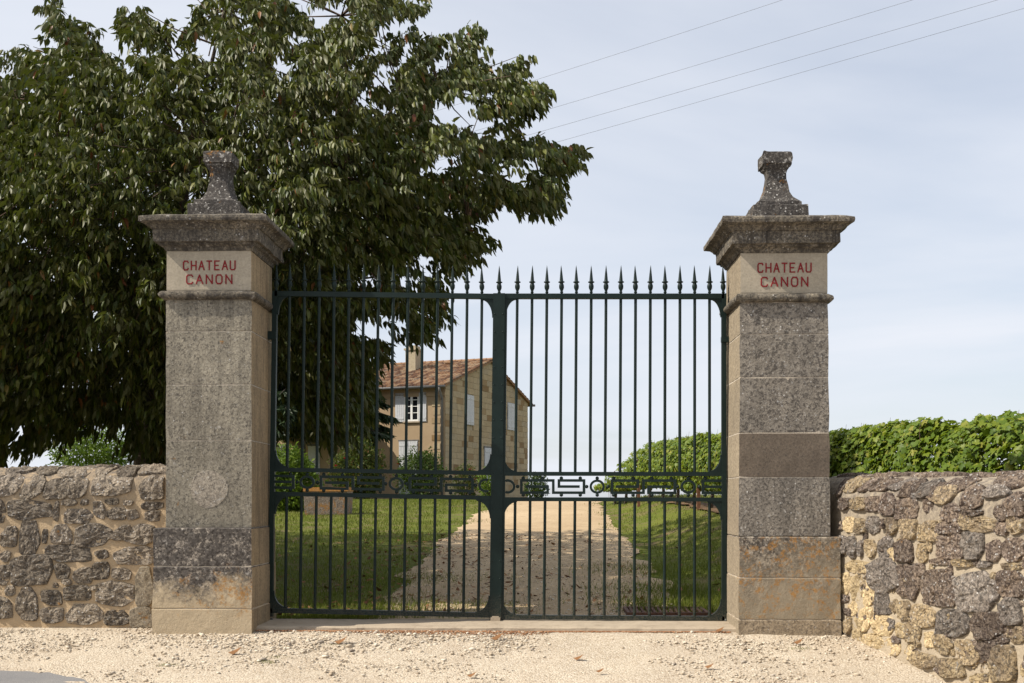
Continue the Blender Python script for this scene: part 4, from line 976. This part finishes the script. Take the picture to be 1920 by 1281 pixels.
# coursed stones of the near gable
gw = [(3.13, .5, 5.28, 6.96), (9.26, .52, 5.34, 7.0), (5.74, .55, 1.9, 4.1)]
z_ = GB; ci = 0; nst = 0
while z_ < RIDGE - .1:
    h_ = .335; v = 0.0; ci += 1
    while v < WID - .05:
        l_ = random.choice((.52, .68, .8, .95)) * random.uniform(.9, 1.1); v1 = min(v + l_, WID)
        if WID - v1 < .3: v1 = WID
        segs = [(v, v1)]
        for (wc, wh, wz0, wz1) in gw:
            if z_ + h_ > wz0 + .03 and z_ < wz1 - .03:
                ns = []
                for a, b in segs:
                    if b <= wc - wh or a >= wc + wh: ns.append((a, b))
                    else:
                        if a < wc - wh: ns.append((a, wc - wh))
                        if b > wc + wh: ns.append((wc + wh, b))
                segs = ns
        for a, b in segs:
            if b - a < .12: continue
            a2, b2 = a + .008, b - .008; ta, tb_ = min(z_ + h_ - .014, gz(a2) - .02), min(z_ + h_ - .014, gz(b2) - .02)
            if min(ta, tb_) - z_ < .06: continue
            pr = -random.uniform(.0, .012)
            V = [HP(pr, a2, z_), HP(pr, b2, z_), HP(pr, b2, tb_), HP(pr, a2, ta), HP(.06, a2, z_), HP(.06, b2, z_), HP(.06, b2, tb_), HP(.06, a2, ta)]
            mesh_obj('stone', V, [(3, 2, 1, 0), (0, 1, 5, 4), (1, 2, 6, 5), (2, 3, 7, 6), (3, 0, 4, 7)], M_gstone, house); nst += 1
        v = v1
    z_ += h_
# quoins showing on the rendered facade
for k in range(13):
    z0 = GB + .05 + k * .46
    if z0 + .3 > EAVE - .5: break
    hb(.30, .30 + (.5 if k % 2 else .42), -.025, .1, z0, z0 + .30).build('quoin', M_gstone, house)
hb(.0, LEN, -.06, .05, EAVE - .62, EAVE - .42).build('cornice_band', M_render, house)
# roof: slab and real canal tiles
def rz(v): return EAVE + (RIDGE - EAVE) * (1 - abs(v - WID / 2) / (WID / 2)) + .04
V = [];
for (u0, u1) in ((-.16, LEN + .16),):
    pts = [(-.42, rz(-.42)), (WID / 2, rz(WID / 2)), (WID + .42, rz(WID + .42)), (WID + .42, rz(WID + .42) - .09), (WID / 2, rz(WID / 2) - .09), (-.42, rz(-.42) - .09)]
    V = [HP(u0, a, b) for a, b in pts] + [HP(u1, a, b) for a, b in pts]
roof = mesh_obj('roof', V, [tuple(range(6))[::-1], tuple(range(6, 12))] + [(i, (i + 1) % 6, (i + 1) % 6 + 6, i + 6) for i in range(6)], M_tile, house)
tl_ = MB(); sl = (RIDGE - EAVE) / (WID / 2)
for sgn in (0, 1):
    nu = 34; nv = 17; du = (LEN + .36) / nu; run = WID / 2 + .45; dv = run / nv
    for i in range(nu):
        u = -.18 + du * (i + .5); ju = random.uniform(-.01, .01)
        for j in range(nv):
            va = -.45 + dv * j - .05; vb = va + dv + .09; r0, r1 = du * .46, du * .38; V = []
            lift = random.uniform(0, .015)
            for (vv, r, up) in ((va, r0, .055 + lift), (vb, r1, .02)):
                zz = EAVE + sl * vv + .04
                for a in np.linspace(0, math.pi, 6):
                    uu = u + ju - r * math.cos(a); V.append(HP(uu, vv if not sgn else WID - vv, zz + up - .02 + r * .85 * math.sin(a)))
            tl_.add(V, [(k, k + 1, k + 7, k + 6) for k in range(5)] + [(0, 5, 4, 3, 2, 1)])
ob = tl_.build('tile', M_tile, roof); tag(ob, kind='stuff')
for i in range(20):
    u = -.2 + (LEN + .4) * i / 20; V = []
    for uu, r in ((u, .15), (u + (LEN + .4) / 20 + .05, .125)):
        for a in np.linspace(0, math.pi, 7): V.append(HP(uu, WID / 2 - r * math.cos(a), RIDGE + .07 + r * .8 * math.sin(a)))
    mesh_obj('ridge_tile', V, [(k, k + 1, k + 8, k + 7) for k in range(6)] + [(6, 5, 4, 3, 2, 1, 0), (7, 8, 9, 10, 11, 12, 13)], M_tile, roof)
ch = MB(); ch.box(3.65, 4.3, 3.65, 4.35, 8.2, 9.75, HP); ch.box(3.58, 4.37, 3.58, 4.42, 9.75, 9.86, HP); ch.box(3.68, 4.27, 3.68, 4.32, 9.86, 10.02, HP); ch.build('chimney', M_gmort, house)
ch = MB(); ch.box(2.0, 2.35, 4.9, 5.2, 8.7, 9.05, HP); ch.box(1.96, 2.39, 4.86, 5.24, 9.05, 9.11, HP); ch.build('vent_stack', M_tile, house)
# gutter and downpipe
MB().tube([HP(-.2, -.5, EAVE - .16), HP(LEN, -.5, EAVE - .16)], .075, 8).build('gutter', M_lead, house, True)
MB().tube([HP(.12, -.5, EAVE - .2), HP(.14, -.4, EAVE - .4), HP(.16, -.09, EAVE - .75), HP(.16, -.09, GB)], .07, 8).build('downpipe', M_lead, house, True)
MB().tube([HP(-.3, WID + .5, EAVE - .16), HP(1.5, WID + .5, EAVE - .16)], .075, 8).build('gutter', M_lead, house, True)
# upper casement
wf = MB(); u0, u1, z0, z1 = 1.58, 2.44, 5.34, 6.86
hb(u0, u1, -.004, .05, z0, z1).build('opening', M_pane, house)
for a, b, c, d in ((u0, u0 + .07, z0, z1), (u1 - .07, u1, z0, z1), (u0 + .07, u1 - .07, z1 - .07, z1), (u0 + .07, u1 - .07, z0, z0 + .09), ((u0 + u1) / 2 - .06, (u0 + u1) / 2 + .06, z0 + .09, z1 - .07)): wf.box(a, b, -.05, -.006, c, d, HP)
wi = wf.build('window_frame', M_white, house)
gl = MB()
for k in (.30, .53, .76):
    zz = z0 + (z1 - z0) * k - .02; gl.box(u0 + .07, (u0 + u1) / 2 - .06, -.04, -.008, zz, zz + .035, HP); gl.box((u0 + u1) / 2 + .06, u1 - .07, -.04, -.008, zz, zz + .035, HP)
gl.build('glazing_bar', M_white, wi)
for side in (0, 1):
    for h in (0, 1):
        a = u0 + .09 + side * .40; hb(a, a + .27, -.0065, -.005, z0 + .1 + h * .7, z0 + .74 + h * .7).build('pane', M_pane, wi)
hb(u0 - .08, u1 + .08, -.10, .02, z0 - .08, z0 - .004).build('sill', M_conc, house)
def shutter(f, name='shutter'):
    u0, u1, z0, z1, put = f; o = put(u0, u1, z0, z1, .0, .04).build(name, M_shut, house)
    n = 4
    for k in range(n): a = u0 + (u1 - u0) * (k + .06) / n; b = u0 + (u1 - u0) * (k + .94) / n; put(a, b, z0 + .02, z1 - .02, .041, .056).build('board', M_shut, o)
    for zz in (z0 + .15, z1 - .25): put(u0 + .02, u1 - .02, zz, zz + .1, .057, .07).build('ledge', M_shut, o)
fac = lambda a, b, c, d, p0, p1: MB().box(a, b, -.004 - p1, -.004 - p0, c, d, HP)
gab = lambda a, b, c, d, p0, p1: MB().box(-.02 - p1, -.02 - p0, a, b, c, d, HP)
shutter((1.12, 1.56, 5.30, 6.88, fac)); shutter((2.46, 3.0, 5.30, 6.88, fac))
shutter((1.65, 2.2, 1.15, 4.25, fac)); shutter((2.21, 2.78, 1.15, 4.25, fac)); hb(1.6, 2.83, -.03, .02, 4.26, 4.34).build('lintel', M_lead, house)
shutter((4.6, 5.1, 5.30, 6.88, fac)); shutter((5.11, 5.6, 5.30, 6.88, fac))
for (wc, wh, a, b) in gw:
    shutter((wc - wh, wc - .005, a, b, gab)); shutter((wc + .005, wc + wh, a, b, gab))
MB().box(-.06, -.02, 5.74 - .62, 5.74 + .62, 4.11, 4.19, HP).build('lintel', M_lead, house)

# low wing further left
HC2 = np.array([-9.6, 58.5])
def AP(u, v, z): q = HC2 + E1 * u + E2 * v; return LD(q[0], q[1], z)
wing = thing('outbuilding', AP(3, 2.5, GB), 'low ochre wing with white shutters beyond the bush beside the left pillar', 'outbuilding')
MB().box(0, 7, 0, 5, GB - .3, 4.75, AP).build('wall', M_render, wing)
MB().box(-.1, 7.1, -.12, .02, 4.55, 4.80, AP).build('cornice', M_conc, wing)
V = [AP(-.3, -.35, 4.82), AP(7.3, -.35, 4.82), AP(7.3, 2.5, 5.6), AP(-.3, 2.5, 5.6), AP(7.3, 5.3, 4.82), AP(-.3, 5.3, 4.82)]
mesh_obj('roof', V, [(3, 2, 1, 0), (5, 4, 2, 3), (0, 5, 3), (1, 2, 4)], M_tile, wing)
for (a, b) in ((2.6, 3.7), (5.0, 6.1), (.5, 1.2)):
    MB().box(a, b, -.05, -.004, 2.4, 3.9, AP).build('shutter', M_shut, wing); MB().box(a - .06, b + .06, -.04, -.004, 3.91, 4.0, AP).build('lintel', M_lead, wing)

# ------------------------------------------------------------------ vine row on the right
M_soil = concrete('bare vineyard soil', (.17, .105, .06), (.12, .075, .045), (.07, .045, .03))
sv, sf = [], []
for i in range(60):
    d = 13.6 + i * .15; lat = 4.8 - 2.06 * (d - 10.5) / 14.5
    for k in range(7):
        x, y, _ = LD(lat + (-.05 - .35 * max(0, 1 - abs(d - 17.5) / 3.5) + (.5 + .4 * max(0, 1 - abs(d - 17.5) / 3.5)) * k / 6) + jit(d + k * 9, 1.3, .12), d); sv.append((x, max(y, 9.66), float(Z(x, max(y, 9.66))) + .022))
for i in range(59):
    for k in range(6): a = i * 7 + k; sf.append((a, a + 1, a + 8, a + 7))
tag(mesh_obj('soil', sv, sf, M_soil, smooth=True), kind='structure')
M_post = plain('weathered stake', (.17, .085, .05), .9, .15, .3, 20, .3)
nv = 18
for i in range(nv):
    d = 9.4 + i * 1.03; t = (d - 10.5) / 14.5; lat = 4.8 - 2.06 * t; x, y, _ = LD(lat, d); g = float(Z(x, y))
    T = np.interp(d, [9, 10.5, 14.7, 18.9, 22.5, 24.3, 25.5, 27], [1.80, 1.84, 1.96, 2.18, 2.26, 2.12, 1.75, 1.45]); Bm = g + (.34 if d > 15 else .1)
    v = thing('grape_vine', (x, y, g), ('leafy grape vine rising above the right rubble wall' if lat / d > .28 else ('grape vine mostly hidden behind the right gateway pillar' if lat / d > .19 else 'leafy grape vine seen through the bars of the right gate leaf')), 'grape vine', 'grape vines in the row right of the drive')
    n = 3600 if d < 16 else (2200 if d < 22 else 1300)
    along = rng.uniform(-.66, .66, n); q = rng.uniform(0, 2 * np.pi, n); rr = (1 - np.abs(rng.normal(0, .16, n))) * np.where(rng.random(n) < .25, rng.random(n) ** .5, 1)
    hz_ = (T - Bm) / 2; wv = .34; bulge = 1 + .22 * np.array([mnoise.fractal(((d + a) * 1.7, math.cos(b) * 1.5, math.sin(b) * 1.5), .7, 2, 3) for a, b in zip(along, q)])
    cs, sn = np.cos(q), np.sin(q); ssq = (np.abs(cs) ** 4 + np.abs(sn) ** 4) ** -.25
    ol = cs * ssq * wv * rr * bulge; oz = sn * ssq * hz_ * rr * (.35 + .65 * bulge)
    dl = np.array([-2.06, 14.5]) / np.hypot(2.06, 14.5); nlat = np.array([dl[1], -dl[0]])
    la = lat + dl[0] * along + nlat[0] * ol; fw = d + dl[1] * along + nlat[1] * ol
    P = np.stack([la * cy_ - fw * sy_, la * sy_ + fw * cy_, (T + Bm) / 2 + oz], 1); P[:, 2] = np.maximum(P[:, 2], g + .05)
    on = np.stack([nlat[0] * cs - nlat[1] * cs * sy_, nlat[1] * cs, sn * .8], 1)
    N = norm(on + np.array([-.25, -.1, .35]) + rng.normal(0, .45, (n, 3)))
    S = np.cross(N, rng.normal(0, 1, (n, 3)) + np.array([0, 0, 1.2])); D = np.cross(N, norm(S)); D = np.where(D[:, 2:3] > 0, -D, D) + N * .1
    V, F = vine_leaves(P, D, S, rng.uniform(.050, .088, n) * (1 if d < 16 else .9)); mesh_obj('foliage', V, F, M_vine, v, False)
    MB().tube([(x, y, g - .05), (x + .03, y - .02, g + .25), (x - .02, y + .02, g + .55), (x, y, g + .8)], [.04, .032, .028, .015], 7).build('trunk', M_bark, v, True)
    sh = MB()
    for k in range(4):
        j = rng.integers(n); e = Vector(P[j]) + Vector((0, 0, .05)); e.z = T + random.uniform(-.02, .10); e.x = x + random.uniform(-.2, .2); sh.tube([e - Vector((0, 0, .4)), e - Vector((.02, 0, .15)), e], [.004, .003, .0015], 4, False)
    tag(sh.build('shoot', M_twig, v), kind='stuff')
    if i % 4 == 2:
        p = MB(); p.box(x - .24, x - .18, y - .03, y + .03, g - .1, g + .95); tag(p.build('vine_stake', M_post), ['reddish wooden stake at the near end of the vine row behind the right wall', 'reddish wooden stake between vines just behind the right pillar', 'reddish wooden stake among the vines seen through the right gate leaf', 'reddish wooden stake at the far end of the vine row'][i // 4 if i // 4 < 4 else 3], 'vine stake', 'wooden stakes along the vine row')

# ------------------------------------------------------------------ overhead wires
wl_lab = ['topmost of the four overhead wires, highest over the cherry tree', 'second overhead wire counted from the top', 'third overhead wire, just above the lowest', 'lowest of the four overhead wires crossing the sky']
for k, ((x0, y0), (x1, y1)) in enumerate((((1030, 142), (1480, 0)), ((985, 218), (1725, 0)), ((975, 258), (1885, 0)), ((1022, 273), (1920, 20)))):
    d0, d1 = 44.0, 38.0; a = Vector(U(x0, y0, d0)); b = Vector(U(x1, y1, d1)); e = b - a
    A, B = a - e * 1.9, b + e * 1.6; pts = []
    for t in np.linspace(0, 1, 40):
        p = A.lerp(B, t); sag = -1.2 * ((t - .42) ** 2 - .02) * -1; p.z += .9 * (2 * t - .8) ** 2 * .35; pts.append(p)
    tag(MB().tube(pts, .005, 6).build('overhead_wire', M_wire), wl_lab[k], 'overhead wire', 'overhead wires in the sky')

# ------------------------------------------------------------------ ground cover
def scatter_blades(lat, d, h, wd, lean=.5):
    n = len(lat); x = lat * cy_ - d * sy_; y = lat * sy_ + d * cy_; z = Z(x, y) - .005; a = rng.uniform(0, 6.283, n)
    P = np.stack([x, y, z], 1); s = np.stack([np.cos(a), np.sin(a), 0 * a], 1) * wd[:, None]; b = rng.uniform(0, 6.283, n); ln = np.stack([np.cos(b), np.sin(b), 0 * b], 1) * (h * rng.uniform(.1, lean, n))[:, None]
    up = np.stack([0 * h, 0 * h, h], 1)
    V = np.stack([P - s, P + s, P + ln * .35 + up * .6 + s * .7, P + ln * .35 + up * .6 - s * .7, P + ln + up], 1).reshape(-1, 3)
    F = (np.arange(n)[:, None, None] * 5 + np.array([[0, 1, 2], [0, 2, 3], [3, 2, 4]])[None]).reshape(-1, 3); return V, F
VV, FF, off = [], [], 0
def addb(VF):
    global off
    VV.append(VF[0]); FF.append(VF[1] + off); off += len(VF[0])
n = 190000; d = 9.8 + 30 * rng.random(n) ** 1.9; lat = rng.uniform(-9, 5, n)
l, r = drive_edges(d); el = l + .25 * np.sin(d * 2.1) + rng.normal(0, .18, n); er = r + .2 * np.sin(d * 1.7 + 1) + rng.normal(0, .18, n)
k = ((lat < el) | (lat > er)) & (np.abs((lat) / d) < .5) & ((lat < 4.1 - 2.06 * (d - 10.5) / 14.5) | (rng.random(n) < .35))
lat, d = lat[k], d[k]; gap = np.array([mnoise.fractal((a * 1.3, b * .8, 4.4), .7, 2, 4) for a, b in zip(lat, d)]); near_ = np.exp(-np.minimum(np.abs(lat - drive_edges(d)[0]), np.abs(lat - drive_edges(d)[1])) / .55) * 1.1 + .5 * np.exp(-(d - 9.8) / 1.1); k = gap * 1.3 > near_ * rng.random(len(d)) * 1.2 - .62; lat, d = lat[k], d[k]; s_ = 1 + .05 * (d - 10); addb(scatter_blades(lat, d, rng.uniform(.018, .05, len(d)) * s_ ** .5, rng.uniform(.0022, .0045, len(d)) * s_))
# taller tufts at the drive edge and behind the threshold
for (la, dd, sp_, cnt, hh) in ((-1.15, 10.3, .5, 2600, .10), (-.25, 10.6, .18, 700, .05), (-.05, 10.3, .25, 600, .05), (1.65, 10.5, .35, 2200, .12), (1.55, 11.6, .4, 1600, .10), (-1.0, 12.6, .5, 1500, .07), (-1.45, 9.85, .25, 900, .10), (1.8, 13.5, .5, 1600, .09)):
    la_ = rng.normal(la, sp_, cnt); d_ = np.maximum(rng.normal(dd, sp_ * .8, cnt), 9.75); addb(scatter_blades(la_, d_, rng.uniform(.4, 1, cnt) * hh, rng.uniform(.002, .004, cnt), .8))
for (px, py, cnt) in ((315, 1245, 90), (500, 1240, 130), (635, 1208, 60), (1500, 1218, 60), (520, 1232, 70)):      # small tufts in the gravel
    d_ = 2.2235 / ((py - HZ) / FOC + .13); addb(scatter_blades(rng.normal((px - 960) / FOC * d_, .045, cnt), rng.normal(d_, .02, cnt), rng.uniform(.008, .022, cnt), rng.uniform(.001, .002, cnt), 1.2))
tag(mesh_obj('grass', np.concatenate(VV), np.concatenate(FF), M_grass), 'short mown grass on both sides of the drive', None, None, 'stuff')

ICO = np.array([(0, 0, 1)] + [(.894 * math.cos(a), .894 * math.sin(a), .447) for a in np.arange(5) * 1.25664] + [(.894 * math.cos(a), .894 * math.sin(a), -.447) for a in np.arange(5) * 1.25664 + .62832] + [(0, 0, -1)])
IF = [(0, 1 + k, 1 + (k + 1) % 5) for k in range(5)] + [(1 + k, 6 + k, 1 + (k + 1) % 5) for k in range(5)] + [(6 + k, 6 + (k + 1) % 5, 1 + (k + 1) % 5) for k in range(5)] + [(11, 6 + (k + 1) % 5, 6 + k) for k in range(5)]
def pebbles(x, y, r, flat=.55, sink=.25, extra=0.0):
    n = len(x); V = ICO[None] * (1 + rng.normal(0, .16, (n, 12, 1))); a = rng.uniform(0, 6.283, n); c, s = np.cos(a)[:, None], np.sin(a)[:, None]
    sx, sy = rng.uniform(.8, 1.35, (n, 1)), rng.uniform(.65, 1.0, (n, 1)); X = V[:, :, 0] * sx; Y = V[:, :, 1] * sy
    V = np.stack([X * c - Y * s, X * s + Y * c, V[:, :, 2] * flat], -1) * r[:, None, None]
    V += np.stack([x, y, Z(x, y) + extra + r * flat * (1 - 2 * sink)], -1)[:, None]
    return V.reshape(-1, 3), (np.arange(n)[:, None, None] * 12 + np.array(IF)[None]).reshape(-1, 3)
n = 42000; d = rng.uniform(6.6, 9.2, n); lat = rng.uniform(-.5, .5, n) * d * 1.05
dn = np.array([mnoise.fractal((a * .9, b * 1.4, 5), .7, 2, 3) for a, b in zip(lat, d)])
pr = .16 + .8 * dn + .7 * np.exp(-((d - 8.75) / .35) ** 2) * (lat < .3) + .5 * np.exp(-((d - 8.6) / .4) ** 2) * (lat > 1.3)
k = rng.random(n) < pr; lat, d = lat[k], d[k]; x = lat * cy_ - d * sy_; y = lat * sy_ + d * cy_
redge = np.interp(x, [e[0] for e in edge], [e[1] for e in edge]); k = (y > redge + rng.normal(.05, .08, len(y))) & (y < 9.25) & ((y < 8.88) | ((x > xl + .4) & (x < xr - .4) & (y < 9.0)) | (x < xl - .42)) ; x, y = x[k], y[k]
r = np.clip(rng.lognormal(math.log(.0068), .42, len(x)), .0035, .022); bigp = rng.random(len(x)) < np.clip(.5 * np.exp(-((x + 1.9) / 1.3) ** 2) * np.exp(-((y - 8.5) / .4) ** 2), 0, 1); r = np.where(bigp, r * 1.4, r); V, F = pebbles(x, y, r, .5, .3, .003)
tag(mesh_obj('pebbles', V, F, M_peb), 'loose pale limestone pebbles over the forecourt', None, None, 'stuff')
# fine chippings on the drive
n = 3500; d = 9.9 + 9 * rng.random(n) ** 1.5; l, r_ = drive_edges(d); lat = l + (r_ - l) * rng.random(n); x = lat * cy_ - d * sy_; y = lat * sy_ + d * cy_; V, F = pebbles(x, y, np.clip(rng.lognormal(math.log(.007), .4, n), .004, .018), .55, .2, .022)
tag(mesh_obj('chippings', V, F, M_peb), 'small limestone chippings along the drive', None, None, 'stuff')
# reddish grit swept against the threshold
n = 4200; x = rng.uniform(xa + .05, xb - .1, n); wv = np.interp(x, [xa, xa + .6, -.9, -.2, .1, .8, xb], [.02, .03, .07, .09, .03, .025, .02]); y = 9.015 - np.abs(rng.normal(0, 1, n)) * wv; V, F = pebbles(x, y, rng.uniform(.003, .009, n), .6, .2, .004)
tag(mesh_obj('grit', V, F, M_grit), 'reddish grit lying along the front edge of the threshold', None, None, 'stuff')
# leaf litter in the shade of the drive
n = 900; d = 9.9 + 9 * rng.random(n) ** 1.2; lat = rng.normal(-.6, 1.3, n); x = lat * cy_ - d * sy_; y = lat * sy_ + d * cy_; P = np.stack([x, y, Z(x, y) + rng.uniform(.02, .045, n)], 1); a = rng.uniform(0, 6.283, n)
D = np.stack([np.cos(a), np.sin(a), rng.normal(0, .25, n)], 1); S = np.stack([-np.sin(a), np.cos(a), rng.normal(0, .3, n)], 1); L = rng.uniform(.04, .095, n); V, F = leaves(P, D, S, L, L * .5, rng.uniform(-.5, .3, n), .4)
tag(mesh_obj('leaf_litter', V, F, M_deadleaf, None, True), 'brown fallen leaves strewn over the shaded drive', None, None, 'stuff')
FL = [(640, 1207, .11, 'long curled brown leaf on the pebbles before the left gate leaf'), (932, 1202, .10, 'curled rust brown leaf on gravel in front of the meeting post'), (1085, 1240, .08, 'small brown leaf lying midway between threshold and bottom edge, right of centre'), (1350, 1188, .07, 'orange leaf crumpled against the threshold by the right pillar'), (1497, 1212, .075, 'dark red leaf on gravel below the right pillar'), (1330, 1257, .07, 'orange brown leaf on gravel at the bottom, right of the gate'), (885, 1272, .07, 'tiny brown leaf at the bottom edge below the gate centre'), (440, 1227, .10, 'flat reddish leaf on pebbles below the left pillar'), (1125, 1265, .06, 'small tan leaf near the bottom edge right of centre')]
for (px, py, L_, lab) in FL:
    d_ = 2.2235 / ((py - HZ) / FOC + .13) if py > 1190 else 8.93; x, y, _ = LD((px - 960) / FOC * d_, d_); a = random.uniform(-.4, .4)
    V, F = leaves(np.array([[x - L_ / 2, y, float(Z(x, y)) + .022]]), np.array([[1.0, a, .1]]), np.array([[-a, 1.0, .5]]), np.array([L_]), np.array([L_ * .5]), np.array([.35]), .5)
    tag(mesh_obj('fallen_leaf', V, F, M_deadleaf, None, True), lab, 'fallen leaf', 'fallen leaves on the forecourt')
print('tris', sum(len(o.data.polygons) for o in C.objects if o.type == 'MESH'), 'gable stones', nst)
